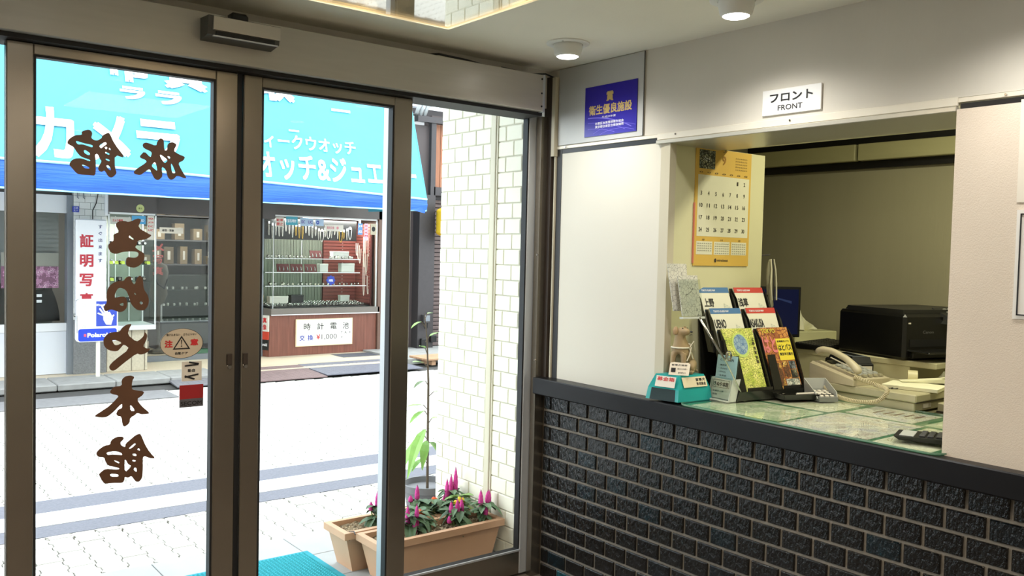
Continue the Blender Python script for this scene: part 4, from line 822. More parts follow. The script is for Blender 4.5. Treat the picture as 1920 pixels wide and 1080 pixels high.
text([('1,000', .365, .59, .075, .150, .0), ('T', .650, .672, .150, .182, .02), ('A', .705, .735, .150, .182, .02), ('X', .768, .795, .150, .182, .02), ('+', .650, .675, .09, .115, .02)], O, *YF, M('grey_print', s(90, 88, 92), .6), pb)
vs_ = thing('film_sign', 'narrow white, red and black vertical sign at the left end of wooden counter', 'sign', (1.80, 7.86, .1))
u_ = Vector((-.38, 1, 0)).normalized()
for nm, z0, z1, c in (('white_panel', .36, .57, (226, 224, 216)), ('red_panel', .255, .36, (206, 70, 50)), ('black_panel', .12, .255, (36, 36, 36))):
    MB().prism([(-.0, z0), (.20, z0), (.20, z1), (0, z1)], (1.86, 7.93, 0), -u_, (0, 0, 1), .02).build(nm, M('film_'+nm, s(*c), .5), vs_)
text([('写真', .03, .17, .47, .54, .05), ('現像', .03, .17, .38, .45, .03)], (1.86, 7.93, 0), -u_, (0, 0, 1), m_rprint, vs_)
text([('Polaroid', .02, .18, .17, .21, .04)], (1.86, 7.93, 0), -u_, (0, 0, 1), m_wprint, vs_)

# ------------------------------------------------------------ blue awning
aw = thing('awning', 'large turquoise blue shop awning with white katakana across the street', 'awning', (.5, 6.0, 1.93))
def aw_mat():
    mt = M('turquoise_canvas', s(76, 168, 196), .6, noise=(1.2, .05), bump=(4, .25, .03))
    return mt
KS = .34; AX0, AX1 = -4.6, 3.17; SN = Vector((0, KS, 1)).normalized()
def ap_(x, z): return Vector((x, 6+(z-2.1)*KS, z))
mb = MB(); nx = 26; nz = 8; vs2 = []; fs2 = []
for i in range(nx+1):
    for j in range(nz+1):
        x = AX0+(AX1-AX0)*i/nx; zb = 2.19-.12*max(0, (x+1.0)/4.2)**1.4; z = zb+(4.0-zb)*j/nz; p = ap_(x, z); p.y += .003*sin(x*5)*sin(j*.8)-(.0 if j else .015); vs2.append(p)
for i in range(nx):
    for j in range(nz): a = i*(nz+1)+j; fs2.append((a, a+nz+1, a+nz+2, a+1))
k = len(vs2); vs3 = [p+Vector((0, .008, 0)) for p in vs2]
mb.add(vs2+vs3, fs2+[tuple(q+k for q in f[::-1]) for f in fs2]); mb.build('canvas_front', aw_mat(), aw, smooth=True)
m_deep = M('deep_blue_canvas', s(44, 100, 190), .5, noise=(1.5, .14), stretch=(.5, 1, 9), bump=(6, .5, .02))
mb = MB(); va = []; fa = []; nx = 60; rows = 5
for i in range(nx+1):
    x = AX0+(AX1-AX0)*i/nx; zt = 2.19-.12*max(0, (x+1.0)/4.2)**1.4; zb = 1.93+(.0 if x < 2.9 else .0)
    for j in range(rows): t = j/(rows-1); va.append(Vector((x, 5.985+.02*sin(pi*t)*-1+.012*sin(x*7+3*t)*t, zt+(zb-zt)*t)))
for i in range(nx):
    for j in range(rows-1): a = i*rows+j; fa.append((a, a+1, a+rows+1, a+rows))
k = len(va); mb.add(va+[p+Vector((0, .006, 0)) for p in va], fa+[tuple(q+k for q in f[::-1]) for f in fa]); mb.build('valance', m_deep, aw, smooth=True)
mb = MB(); mb.tube([(AX0+(AX1-AX0)*i/20, 5.975, 2.185-.12*max(0, (AX0+(AX1-AX0)*i/20+1.0)/4.2)**1.4) for i in range(21)], .013, 8); mb.build('hem_roll', M('pale_hem', s(170, 226, 245), .5), aw)
MB().tube([(AX0, 5.985, 1.932), (-.8, 5.985, 1.925), (2.4, 5.985, 1.925), (AX1, 5.985, 1.93)], .009, 8).build('lower_hem', M('pale_hem', (1, 1, 1)), aw)
MB().add([(AX1, 5.985, 2.07), (AX1, 5.985, 1.93), (AX1-.01, 7.4, 1.95), (AX1-.01, 7.4, 4.1), ap_(AX1, 4.0), (AX1+.012, 5.985, 2.07), (AX1+.012, 5.985, 1.93), (AX1+.002, 7.4, 1.95), (AX1+.002, 7.4, 4.1), ap_(AX1+.012, 4.0)],
         [(0, 1, 2, 3, 4), (9, 8, 7, 6, 5), (0, 5, 6, 1), (1, 6, 7, 2), (2, 7, 8, 3), (3, 8, 9, 4), (4, 9, 5, 0)]).build('side_cheek', M('turquoise_canvas', (1, 1, 1)), aw)
MB().hexa([ap_(AX0, 4.0), ap_(AX1, 4.0), (AX1, 7.45, 4.25), (AX0, 7.45, 4.25), ap_(AX0, 4.01), ap_(AX1, 4.01), (AX1, 7.45, 4.26), (AX0, 7.45, 4.26)]).build('canvas_top', M('turquoise_canvas', (1, 1, 1)), aw)
for x in (-3, -1, 1.4, 3.1): MB().cyl((x, 6.03, 2.08), (x, 7.44, 2.2), .015, n=8).build('support_arm', m_steel, aw)
# the shallow folds at the right corner of the valance
MB().add([(3.17, 5.97, 2.055), (2.93, 5.965, 1.99), (2.95, 5.97, 1.935), (3.02, 5.96, 1.92), (3.10, 5.97, 1.905), (3.14, 5.965, 1.90), (3.17, 6.0, 2.05), (2.93, 5.99, 1.99), (3.14, 5.99, 1.90)], [(0, 1, 2), (0, 2, 3), (0, 3, 4), (0, 4, 5), (6, 7, 8)]).build('corner_fold', M('deep_blue_canvas', (1, 1, 1)), aw)
m_awl = M('white_canvas_print', s(246, 246, 246), .6)
O = ap_(0, 2.1)
sz = lambda z: (z-2.1)*math.sqrt(1+KS*KS)
text([('カ', -1.06, -.68, sz(2.22), sz(2.71), .035), ('メ', -.57, -.19, sz(2.235), sz(2.69), .035), ('ラ', -.12, .30, sz(2.235), sz(2.69), .035)], O, (1, 0, 0), SN, m_awl, aw, lift=.014)
text([('ウオッチ&ジュエリー', .87, 3.07, sz(2.18), sz(2.48), .025), ('アンティークウオッチ', .71, 2.30, sz(2.525), sz(2.69), .02)], O, (1, 0, 0), SN, m_awl, aw, lift=.014)
text([('市', -.36, .08, sz(3.06), sz(3.52), .06), ('買', .20, .64, sz(3.05), sz(3.50), .06), ('取', 1.18, 1.62, sz(3.06), sz(3.50), .05), ('ラ', -.24, -.0, sz(2.88), sz(3.01), .06), ('ラ', .10, .36, sz(2.87), sz(3.01), .06), ('ー', 2.06, 2.30, sz(3.03), sz(3.06), .03), ('ー', 1.5, 1.62, sz(2.73), sz(2.75), .0)], O, (1, 0, 0), SN, m_awl, aw, lift=.014)

# ------------------------------------------------------------ dark house at the right
dh = struct('wall_dark_house')
m_dk = M('dark_brown_cladding', s(78, 68, 68), .6, noise=(3, .08), bump=(60, .2)); m_dk2 = M('dark_grey_metal', s(66, 62, 64), .5, .2, noise=(50, .12))
MB().box(3.72, 4.36, 7.72, 7.9, .06, 3.05).build('side_bay', m_dk, dh)
MB().box(4.06, 4.32, 7.55, 7.72, .06, 2.24).build('corner_post', m_dk2, dh)
MB().box(3.74, 4.32, 7.62, 7.74, 2.24, 3.22).build('louvre_box', m_dk, dh)
MB().box(4.24, 4.32, 7.56, 7.64, 2.24, 3.30).build('box_post', m_dk2, dh)
MB().box(4.0, 4.9, 7.54, 7.64, 3.26, 3.34).box(4.30, 5.6, 7.56, 7.66, 2.24, 2.36).box(5.5, 5.6, 7.56, 7.66, 2.3, 3.3).build('box_rail', m_dk2, dh)
for k in range(9): MB().box(4.33+k*.13, 4.33+k*.13+.124, 7.66, 7.69, 2.36, 3.26, .003).build('wood_panel', M('orange_brown_wood', s(150, 96, 66), .5, noise=(10, .15), stretch=(4, 1, .4), randv=.06), dh)
MB().box(4.36, 7, 7.755, 7.95, .06, 3.4).build('main_wall', m_dk, dh)
mb = MB(); z = .10
sht = thing('roller_shutter', 'dark brown roller shutter below the yellow lantern', 'shutter', (5.1, 7.72, .06))
MB().box(4.33, 5.9, 7.735, 7.75, .06, 2.24).build('shutter_back', m_dk2, sht)
for k in range(36): MB().box(4.34, 5.88, 7.695, 7.735, .07+k*.059, .07+k*.059+.050, .006).build('shutter_slat', M('shutter_slat', s(96, 80, 78), .5, .1), sht)
MB().box(3.6, 8, 7.9, 9, 3.4, 3.5).build('flat_roof', m_dk2, dh)
ln = thing('yellow_lantern', 'yellow paper lantern hanging by the dark shutter', 'lantern', (4.46, 7.45, 1.6))
mb = MB(); pf = []
for k in range(25): t = k/24; pf.append((.150*(min(1, sin(pi*min(max(t, .02), .98))*2.2))+(.006 if k % 2 else 0), 1.62+.48*t))
mb.lathe(pf, (4.41, 7.38, 0), 24); mb.build('paper_shade', M('yellow_paper', s(236, 186, 40), .6), ln, smooth=True)
MB().cyl((4.41, 7.38, 2.09), (4.41, 7.38, 2.13), .07, n=16).cyl((4.41, 7.38, 1.59), (4.41, 7.38, 1.63), .07, n=16).build('black_ring', m_black, ln)
MB().tube([(4.41, 7.38, 2.12), (4.41, 7.38, 2.26), (4.45, 7.56, 2.28)], .006, 6).build('hook', m_black, ln)
mx = thing('meter_box', 'small dark meter box with cable on the dark corner post', 'meter', (4.17, 7.52, .45))
MB().box(4.115, 4.225, 7.47, 7.55, .42, .54, .008).build('box_body', M('meter_shell', s(60, 58, 60), .4), mx)
MB().box(4.13, 4.21, 7.465, 7.47, .45, .53).build('cover', m_steel, mx)
MB().tube([(4.13, 7.51, .42), (4.15, 7.50, .34), (4.20, 7.51, .35), (4.21, 7.52, .42)], .006, 6).build('cable', m_black, mx)
MB().box(4.10, 4.2, 7.50, 7.56, .08, .2, .01).box(4.26, 4.36, 7.50, 7.56, .14, .24, .01).build('low_box', m_black, dh)
pol = thing('garden_pole', 'thin pale green pole leaning at the dark shutter', 'pole', (4.40, 7.4, .06))
MB().cyl((4.42, 7.42, .06), (4.40, 7.46, .70), .014, n=8).build('pole', M('pale_green_pole', s(150, 176, 160), .5), pol)
MB().tube([(4.36, 7.41, .40), (4.41, 7.39, .36), (4.45, 7.41, .33)], .012, 6).build('green_tie', M('green_tie', s(70, 180, 140), .5), pol)
ac = thing('duct_hoses', 'grey insulated air conditioner hoses on the roof of the dark house', 'pipe', (4.3, 7.7, 3.35))
for k in range(3): MB().tube([(4.05+.07*k, 7.7, 3.34), (4.10+.07*k, 7.68, 3.50), (4.22+.07*k, 7.68, 3.62-.03*k), (4.45+.06*k, 7.7, 3.66-.05*k), (4.8, 7.72, 3.62-.06*k)], .028, 8).build('hose', M('grey_hose', s(170, 172, 172), .6), ac, smooth=True)
MB().tube([(3.74, 7.66, 3.9), (3.76, 7.66, 3.4), (3.9, 7.66, 3.36), (4.2, 7.7, 3.38)], .016, 6).build('black_cable', m_black, ac)
ut = thing('outdoor_unit', 'white air conditioner unit on the roof behind the awning corner', 'air conditioner', (4.5, 8.3, 3.5))
MB().box(4.0, 4.9, 8.2, 8.55, 3.5, 4.1, .02).build('casing', m_walu, ut)
for k in range(6): MB().box(4.05, 4.5, 8.195, 8.2, 3.56+k*.08, 3.58+k*.08).build('grille_bar', m_steel, ut)
pal = thing('wooden_pallet', 'low wooden slatted step on the kerb before the dark house', 'pallet', (3.75, 6.6, .06))
for k in range(5): MB().box(3.42, 4.4, 6.28+.09*k, 6.36+.09*k, .06, .085, .003).build('slat', M('pallet_wood', s(176, 140, 110), .8, noise=(12, .12)), pal)
for x in (3.5, 3.9, 4.3): MB().box(x, x+.06, 6.30, 6.72, .0, .06).build('bearer', M('pallet_wood', (1, 1, 1)), pal)

# ------------------------------------------------------------ own facade: white brick pier beside the door, porch
FX = -.04
pw = struct('pillar_white')
MB().box(FX, .5, .125, .795, 0, 2.60).build('pier_core', M('cream_mortar', s(198, 195, 180), .9), pw)
m_wb = M('white_painted_brick', s(232, 230, 212), .6, noise=(20, .02), bump=(90, .25), randv=.02)
wb = brick_mesh(.1155, .0675, .006, 'white_brick', m_wb)
for r in range(36):
    z = .03+.072*(r+.5); off = 0 if r % 2 else .06; y = .795
    segs = []; a = .795-(.0 if not off else 0)
    e = .795
    first_len = .06 if r % 2 else .12
    while e > .13:
        L = first_len if e == .795 else .12; b = max(e-L, .125)
        if e-b > .02: segs.append((b, e))
        e = b
        if e <= .1251: break
    for b, e in segs: put(wb, pw, (FX, (b+e)/2, z), 'brick', (e-b-.0045)/.1155)
MB().box(FX-.016, FX-.001, .322, .362, .03, 2.60, .003).build('wall_channel', M('cream_conduit', s(206, 200, 178), .5), pw)
MB().box(FX-.011, FX-.001, .312, .320, .03, 2.60).build('wall_channel', M('cream_conduit', (1, 1, 1)), pw)
ow = struct('wall_facade')
MB().box(-9, 9, .12, .30, 2.62, 6.5).box(-9, -4.2, .0, .30, 0, 2.62).box(.5, 9, .3, .8, 0, 6.5).build('outer_wall', m_out, ow)
MB().box(-4.6, .5, .12, .95, 2.60, 2.72).build('porch_slab', m_out, ow)
MB().box(-4.6, .5, .12, .14, 2.10, 2.62).build('transom_panel', m_alu, ow)

# mat, planters, flowers, pot plant
mt_ = thing('door_mat', 'teal woven mat outside the sliding doors', 'mat', (-1.6, .4, .03))
m_teal = M('teal_mat', s(30, 140, 156), .9, noise=(40, .12), randv=0)
MB().box(-2.55, -.775, .10, .765, .030, .036).build('mat_base', m_teal, mt_)
mb = MB(); 
for i in range(70):
    for j in range(38):
        x = -2.05+i*.018; y = .105+j*.0172
        if x < -.785: mb.add([(x-.007, y-.006, .036), (x+.007, y-.006, .036), (x+.007, y+.006, .036), (x-.007, y+.006, .036), (x-.003, y, .0415), (x+.003, y, .0415)], [(0, 1, 5, 4), (2, 3, 4, 5), (1, 2, 5), (3, 0, 4)])
mb.build('mat_loops', M('teal_mat_loops', s(46, 160, 174), .85), mt_, None, 'stuff')
m_terra = M('terracotta_plastic', s(196, 156, 124), .6, noise=(6, .06))
m_soil = M('gravelly_soil', s(120, 104, 80), 1, noise=(60, .5), bump=(80, 1, .01))
def planter(lb, x0, x1, y0, y1):
    t = thing('planter_box', lb, 'planter', ((x0+x1)/2, (y0+y1)/2, .03)); H0, H1 = .03, .215; r = .016; w_ = .010
    bx0, bx1, by0, by1 = x0+.055, x1-.055, y0+.03, y1-.03
    rim = .030
    T0 = [(x0+r, y0+r), (x1-r, y0+r), (x1-r, y1-r), (x0+r, y1-r)]; Bt = [(bx0, by0), (bx1, by0), (bx1, by1), (bx0, by1)]
    In = [(x0+r+w_, y0+r+w_), (x1-r-w_, y0+r+w_), (x1-r-w_, y1-r-w_), (x0+r+w_, y1-r-w_)]
    V = [(*p, H0) for p in Bt]+[(*p, H1-rim) for p in T0]
    MB().add(V, [(3, 2, 1, 0)]+[(i, (i+1) % 4, 4+(i+1) % 4, 4+i) for i in range(4)]).build('trough', m_terra, t)
    Ro = [(x0, y0), (x1, y0), (x1, y1), (x0, y1)]
    V = [(*p, H1-rim) for p in T0]+[(*p, H1-rim) for p in Ro]+[(*p, H1) for p in Ro]+[(*p, H1) for p in In]+[(*p, H1-.05) for p in In]
    MB().add(V, [(k*4+i, k*4+(i+1) % 4, (k+1)*4+(i+1) % 4, (k+1)*4+i) for k in range(4) for i in range(4)]).build('rim', m_terra, t)
    mb = MB(); nx_ = 40; ny_ = 12; vv = []; ff = []
    for i in range(nx_+1):
        for j in range(ny_+1): vv.append((x0+r+w_+(x1-x0-2*(r+w_))*i/nx_, y0+r+w_+(y1-y0-2*(r+w_))*j/ny_, H1-.028+random.uniform(-.006, .006)+(.012*sin(3*i/nx_*pi))))
    for i in range(nx_):
        for j in range(ny_): a = i*(ny_+1)+j; ff.append((a, a+ny_+1, a+ny_+2, a+1))
    mb.add(vv, ff).build('soil', m_soil, t, None, 'stuff')
    mb = MB()
    for k in range(160):
        x = random.uniform(x0+.04, x1-.04); y = random.uniform(y0+.04, y1-.04); a = random.uniform(.003, .007)
        mb.add([(x-a, y, H1-.02), (x, y-a, H1-.02), (x+a, y, H1-.02), (x, y+a, H1-.02), (x, y, H1-.02+a)], [(0, 1, 4), (1, 2, 4), (2, 3, 4), (3, 0, 4)])
    mb.build('pebbles', M('pale_pebble', s(190, 176, 150), .8), t, None, 'stuff'); return t
planter('terracotta planter box nearer the glass, full of pink flowers', -.729, -.06, .180, .378)
planter('terracotta planter box standing behind the other one', -.775, -.10, .392, .600)
MB().tube([(-.742, .36, .216), (-.735, .385, .222), (-.745, .41, .216), (-.748, .40, .18)], .0025, 6).build('tie_wire', m_black, COL.objects['planter_box'])
m_leaf = M('celosia_leaf', s(84, 112, 80), .55, noise=(20, .25), randv=.1); m_leaf2 = M('celosia_leaf_light', s(120, 150, 84), .55, noise=(20, .2))
m_mag = M('magenta_plume', s(212, 66, 156), .7, noise=(120, .2), bump=(300, .8)); m_tip = M('dark_plume_tip', s(150, 40, 110), .7)
m_org = M('orange_plume', s(236, 104, 50), .7, noise=(120, .2)); m_yel = M('yellow_plume', s(236, 206, 60), .7, noise=(120, .2))
def leaf(mb, p, az, L, wd, up, droop):
    p = Vector(p); d = Vector((cos(az), sin(az), 0)); sd = Vector((-sin(az), cos(az), 0)); pts = []
    for k in range(5):
        t = k/4; c = p+d*(L*t)+Vector((0, 0, L*(up*t-droop*t*t))); ww = wd*sin(pi*(.08+.9*t)); pts.append((c-sd*ww, c+Vector((0, 0, -ww*.35)), c+sd*ww))
    n0 = len(mb.v); mb.v += [q for tr in pts for q in tr]
    for k in range(4):
        a = n0+3*k; mb.f += [(a, a+1, a+4, a+3), (a+1, a+2, a+5, a+4)]
def celosia(x, y, spikes, lb, mat=None, nl=34, sp=.07, z=.195, lm=None):
    t = thing('celosia_plant', lb, 'flower', (x, y, z)); mat = mat or m_mag
    mb = MB()
    for k in range(nl):
        h = random.uniform(.01, .085); leaf(mb, (x+random.uniform(-.012, .012), y+random.uniform(-.012, .012), z+h), random.uniform(0, 2*pi), random.uniform(.05, .10), random.uniform(.013, .023), random.uniform(.2, .7), random.uniform(.4, 1.1))
    mb.build('foliage', lm or m_leaf, t)
    for dx, dy, zb, hh in spikes:
        mb = MB(); P = [(x+dx*.4, y+dy*.4, z), (x+dx, y+dy, z+zb)]; mb.tube(P, .003, 6).build('stem', m_leaf2, t)
        mb = MB(); pr_ = []
        for q in range(9): tt = q/8; pr_.append((.0105*(1-tt**3.2)*(.8+.2*min(1, tt*5))+(.0012 if q % 2 else 0)+.0008, zb+hh*tt))
        mb.lathe(pr_, (x+dx, y+dy, z), 10).build('flower_spike', mat, t, smooth=True)
        MB().lathe([(.004, zb+hh*.88), (.003, zb+hh*.97), (.0005, zb+hh*1.08)], (x+dx, y+dy, z), 6).build('spike_tip', m_tip, t)
    return t
celosia(-.555, .50, [(0, 0, .075, .075), (-.028, .01, .065, .038), (.03, -.01, .03, .05), (.028, .016, .055, .035)], 'magenta celosia plant alone on gravel, leftmost in the rear planter', nl=26)
celosia(-.35, .47, [(-.01, 0, .09, .065), (-.04, .01, .08, .03)], 'magenta celosia plant in the rear planter beside the door stile')
celosia(-.12, .53, [(-.03, 0, .05, .09), (.0, .01, .06, .095), (.02, .0, .08, .11), (-.03, .02, .02, .04)], 'tallest magenta celosia plant, at the back near the pot')
celosia(-.50, .30, [(-.015, 0, .04, .085), (.02, -.02, .03, .10), (.0, -.035, .01, .06)], 'magenta celosia plant at the left end of the front planter')
celosia(-.26, .28, [(-.035, 0, .045, .07), (0, 0, .045, .075), (.03, .01, .045, .07), (-.05, -.01, .02, .035)], 'magenta celosia plant with three even spikes in the middle of the front planter', nl=34)
celosia(-.115, .27, [(-.02, 0, .07, .075), (.02, .0, .08, .055), (.035, .01, .075, .06), (.0, .02, .06, .03), (-.005, -.02, .03, .045)], 'magenta celosia plant at the right end of the front planter', nl=20)
celosia(-.43, .33, [(0, 0, .06, .03), (.02, .01, .055, .025)], 'orange celosia plant in the front planter beside the door stile', m_org, nl=26)
celosia(-.28, .45, [(0, 0, .075, .02), (.015, .01, .07, .018)], 'orange celosia plant at the back of the planters', m_org, nl=26)
celosia(-.18, .38, [(0, 0, .07, .028), (.018, 0, .065, .025), (-.015, .01, .06, .02)], 'bright yellow celosia plant between the magenta ones', m_yel, nl=26)
celosia(-.13, .44, [(0, 0, .05, .02), (.02, 0, .045, .018)], 'pale yellow celosia plant at the back right of the planters', m_yel, nl=22, lm=m_leaf2)
sb = thing('potted_shrub', 'thin potted shrub with long pale green leaves beside the white pier', 'plant', (.02, .97, 0))
MB().lathe([(.10, 0), (.125, .16), (.14, .165), (.14, .20), (.128, .20), (.12, .17), (.0, .165)], (.02, .97, 0), 28).build('pot', M('grey_pot', s(108, 108, 112), .6), sb, smooth=2)
m_bark = M('shrub_bark', s(92, 78, 64), .8); m_sl = M('shrub_leaf', s(130, 176, 84), .5, noise=(14, .2)); m_sd = M('shrub_leaf_dark', s(84, 110, 60), .5)
MB().tube([(.02, .97, .15), (.01, .96, .45), (-.0, .95, .75), (-.02, .94, .98), (-.045, .93, 1.12)], [.008, .007, .006, .004, .002], 7).build('stem', m_bark, sb)
LF = [(-.0, .95, .50, 3.7, .20, .030, -.2, .9, 0), (.0, .95, .47, 3.3, .19, .028, -.3, 1.0, 0), (.0, .95, .44, 4.0, .14, .025, -.1, .8, 0), (0, .95, .60, 3.5, .13, .018, .1, .5, 0), (0, .95, .63, 3.2, .11, .016, .3, .3, 0), (-.0, .95, .76, 3.6, .12, .014, .25, .45, 1), (-.01, .945, .86, 3.3, .08, .016, .4, .3, 0), (-.02, .94, .94, 3.8, .09, .014, .5, .3, 0), (-.03, .94, 1.0, .2, .07, .014, .5, .3, 0), (-.04, .93, 1.08, 3.4, .08, .012, .1, .5, 0), (-.045, .93, 1.12, .5, .06, .01, .3, .3, 0), (.0, .95, .55, .2, .12, .02, .3, .6, 0), (0, .95, .42, .6, .12, .02, 0, .7, 0), (0, .95, .70, 5.4, .10, .016, .4, .5, 0), (0, .95, .34, 3.5, .10, .018, .2, .7, 0)]
for (x, y, z, a, L, wd, up, dr, dk) in LF:
    mb = MB(); mb.tube([(x, y, z-.03), (x+.03*cos(a), y+.03*sin(a), z)], .0022, 5); mb.build('twig', m_bark, sb)
    mb = MB(); leaf(mb, (x+.03*cos(a), y+.03*sin(a), z), a, L, wd, up, dr); mb.build('leaf', m_sd if dk else m_sl, sb)
# ------------------------------------------------------------ things on the hatch counter
Z = .905
dm = thing('desk_mat', 'large clear glass desk mat over green felt and printed town maps', 'desk mat', (.26, -1.33, Z))
m_felt = M('green_felt', s(70, 128, 92), .8)
mp_ = [MV('street_map_a', [s(176, 200, 160), s(214, 222, 190), s(244, 242, 222), s(120, 132, 116)], 60, .6, wid=.03), MV('street_map_b', [s(214, 200, 190), s(244, 240, 224), s(218, 214, 222), s(140, 128, 122)], 70, .6, wid=.03), MV('street_map_c', [s(228, 226, 196), s(246, 243, 224), s(232, 228, 200), s(170, 150, 110)], 30, .6, wid=.012)]
def rot_rect(x0, x1, y0, y1, z0, z1, a=0, piv=None):
    px, py = piv or ((x0+x1)/2, (y0+y1)/2); P = []
    for z in (z0, z1):
        for x, y in ((x0, y0), (x1, y0), (x1, y1), (x0, y1)): P.append((px+(x-px)*cos(a)-(y-py)*sin(a), py+(x-px)*sin(a)+(y-py)*cos(a), z))
    return P
def arc_rect(x0, x1, y0, y1, r): return rr(x0, x1, y0, y1, r)
MB().prism(rr(-.055, .60, -1.815, -.845, .04), (0, 0, Z+.0022), (1, 0, 0), (0, 1, 0), .002).build('felt_sheet', m_felt, dm)
for nm, (x0, x1, y0, y1), a, k in (('map_sheet', (-.02, .27, -1.245, -.875), .02, 0), ('map_sheet', (-.03, .34, -1.575, -1.262), .02, 1), ('map_sheet', (-.035, .33, -1.775, -1.595), .02, 2), ('map_sheet', (.30, .56, -1.24, -.94), .0, 2), ('map_sheet', (.36, .58, -1.52, -1.27), .0, 1), ('map_sheet', (.36, .58, -1.78, -1.56), .0, 0)):
    MB().hexa(rot_rect(x0, x1, y0, y1, Z+.0024, Z+.0032, a)).build(nm, mp_[k], dm)
text([('案内図', .42, .50, -1.06, -1.03, .05)], (0, 0, Z+.0034), (1, 0, 0), (0, 1, 0), m_rprint, dm)
for i in range(5): MB().box(.44+.006*i, .52+.003*i, -1.34-.035*i, -1.332-.035*i, Z+.0034, Z+.0038).build('printed_caption', M('brown_caption', s(110, 60, 46), .6), dm)
MB().prism(rr(-.060, .605, -1.82, -.84, .045), (0, 0, Z+.0085), (1, 0, 0), (0, 1, 0), .0045).build('glass_sheet', MG('desk_glass', (.965, .985, .965), .8), dm)
mb = MB(); P1 = rr(-.060, .605, -1.82, -.84, .045); P2 = rr(-.0615, .6065, -1.8215, -.8385, .046)
n_ = len(P1); mb.add([(a, b, Z+.004) for a, b in P1]+[(a, b, Z+.004) for a, b in P2]+[(a, b, Z+.0086) for a, b in P1]+[(a, b, Z+.0086) for a, b in P2], [(i, (i+1) % n_, n_+(i+1) % n_, n_+i) for i in range(n_)]+[(2*n_+i, 2*n_+(i+1) % n_, 3*n_+(i+1) % n_, 3*n_+i) for i in range(n_)]+[(n_+i, n_+(i+1) % n_, 3*n_+(i+1) % n_, 3*n_+i) for i in range(n_)])
mb.build('glass_edge', M('green_glass_edge', s(116, 150, 126), .3), dm)
ZM = Z+.0090
# donation box
db = thing('donation_box', 'teal plastic donation box with open slot front under the dog figurine', 'donation box', (.03, -.775, Z))
m_tp = M('teal_plastic', s(30, 156, 154), .3, coat=.2)
Bq = [(-.078, -.700), (-.050, -.838), (.128, -.852), (.118, -.718)]; Tq = [(-.048, -.722), (-.020, -.812), (.105, -.828), (.100, -.735)]
Mq = [(-.070, -.704), (-.042, -.832), (.124, -.846), (.114, -.722)]
zb, zm, zt = Z+.008, Z+.052, Z+.104
L3 = lambda q, z: [(*p, z) for p in q]
V = L3(Bq, zb)+L3(Mq, zm)+L3(Tq, zt)
# front-left face is the wall between corners 0 and 1, with an open mouth below the slope
def lerp(a, b, t): return tuple(a[i]+(b[i]-a[i])*t for i in range(len(a)))
MB().add(V, [(3, 2, 1, 0), (8, 9, 10, 11), (1, 2, 6, 5), (2, 3, 7, 6), (3, 0, 4, 7), (4, 5, 9, 8), (5, 6, 10, 9), (6, 7, 11, 10), (7, 4, 8, 11)]).build('box_shell', m_tp, db)
a0, a1 = (*Bq[0], zb), (*Bq[1], zb); b0, b1 = (*Mq[0], zm), (*Mq[1], zm)
MB().add([a0, lerp(a0, a1, .12), lerp(b0, b1, .12), b0], [(0, 1, 2, 3)]).build('mouth_post', m_tp, db); MB().add([lerp(a0, a1, .90), a1, b1, lerp(b0, b1, .90)], [(0, 1, 2, 3)]).build('mouth_post', m_tp, db)
MB().add([lerp(a0, a1, .12), lerp(a0, a1, .90), lerp(b0, b1, .90), lerp(b0, b1, .12)], [(0, 1, 2, 3)]).add([(p[0]+.03, p[1]+.003, p[2]) for p in (lerp(a0, a1, .12), lerp(a0, a1, .90), lerp(b0, b1, .90), lerp(b0, b1, .12))], [(0, 1, 2, 3)]).build('dark_mouth', M('dark_teal_inside', s(8, 40, 42), .6), db)
def face_txt(corners, items, mat, par, card=None, lift=.006, ex=(.1, .9, .15, .85), nm='sticker', cm=None):
    A, B_, C_, D_ = [Vector(c) for c in corners]   # bl, br, tr, tl
    o = A+(B_-A)*ex[0]+(D_-A)*ex[2]; u = (B_-A)*(ex[1]-ex[0]); v = (D_-A)*(ex[3]-ex[2]); v = v-u.normalized()*v.dot(u.normalized())
    W, H = u.length, v.length; n = u.cross(v).normalized()
    c = MB().prism([(0, 0), (W, 0), (W, H), (0, H)], o+n*lift, u.normalized(), v.normalized(), .0006).build(nm, cm or m_wcard, par)
    if items: text([(a, W*b, W*c_, H*d, H*e, .02) for a, b, c_, d, e in items], o+n*lift, u, v, mat, c)
    return c
Q = [(*Mq[0], zm), (*Mq[1], zm), (*Tq[1], zt), (*Tq[0], zt)]
c = face_txt(Q, [('募金箱', .06, .94, .55, .92)], m_rprint, db, ex=(.22, .86, .10, .86))
Q = [(*Mq[1], zm), (*Mq[2], zm), (*Tq[2], zt), (*Tq[1], zt)]
c2_ = face_txt(Q, [('盲導犬', .55, .95, .55, .85), ('育成基金', .55, .95, .15, .45)], m_kprint, db, ex=(.14, .88, .12, .82), cm=M('cream_sticker', s(222, 208, 176), .6))
# guide dog figurine: one continuous skinned body
def skin(name, nodes, edges, mat, parent=None, sub=2, root=0):
    me = bpy.data.meshes.new(name); me.from_pydata([n[:3] for n in nodes], edges, []); o = bpy.data.objects.new(name, me); COL.objects.link(o)
    md = o.modifiers.new('skin', 'SKIN'); md.use_smooth_shade = True
    for i, n in enumerate(nodes):
        sv = me.skin_vertices[0].data[i]; sv.radius = (n[3], n[4] if len(n) > 4 else n[3]); sv.use_root = (i == root)
    sb_ = o.modifiers.new('sub', 'SUBSURF'); sb_.levels = sub; sb_.render_levels = sub
    dg = bpy.context.evaluated_depsgraph_get(); dg.update(); m2 = bpy.data.meshes.new_from_object(o.evaluated_get(dg)); bpy.data.objects.remove(o)
    m2.materials.clear(); m2.materials.append(mat); m2.shade_smooth(); m2.name = name
    o = bpy.data.objects.new(name, m2); COL.objects.link(o)
    if parent: o.parent = parent
    return o
m_dog = M('golden_labrador_resin', s(158, 136, 100), .6, noise=(30, .08), bump=(120, .25, .002))
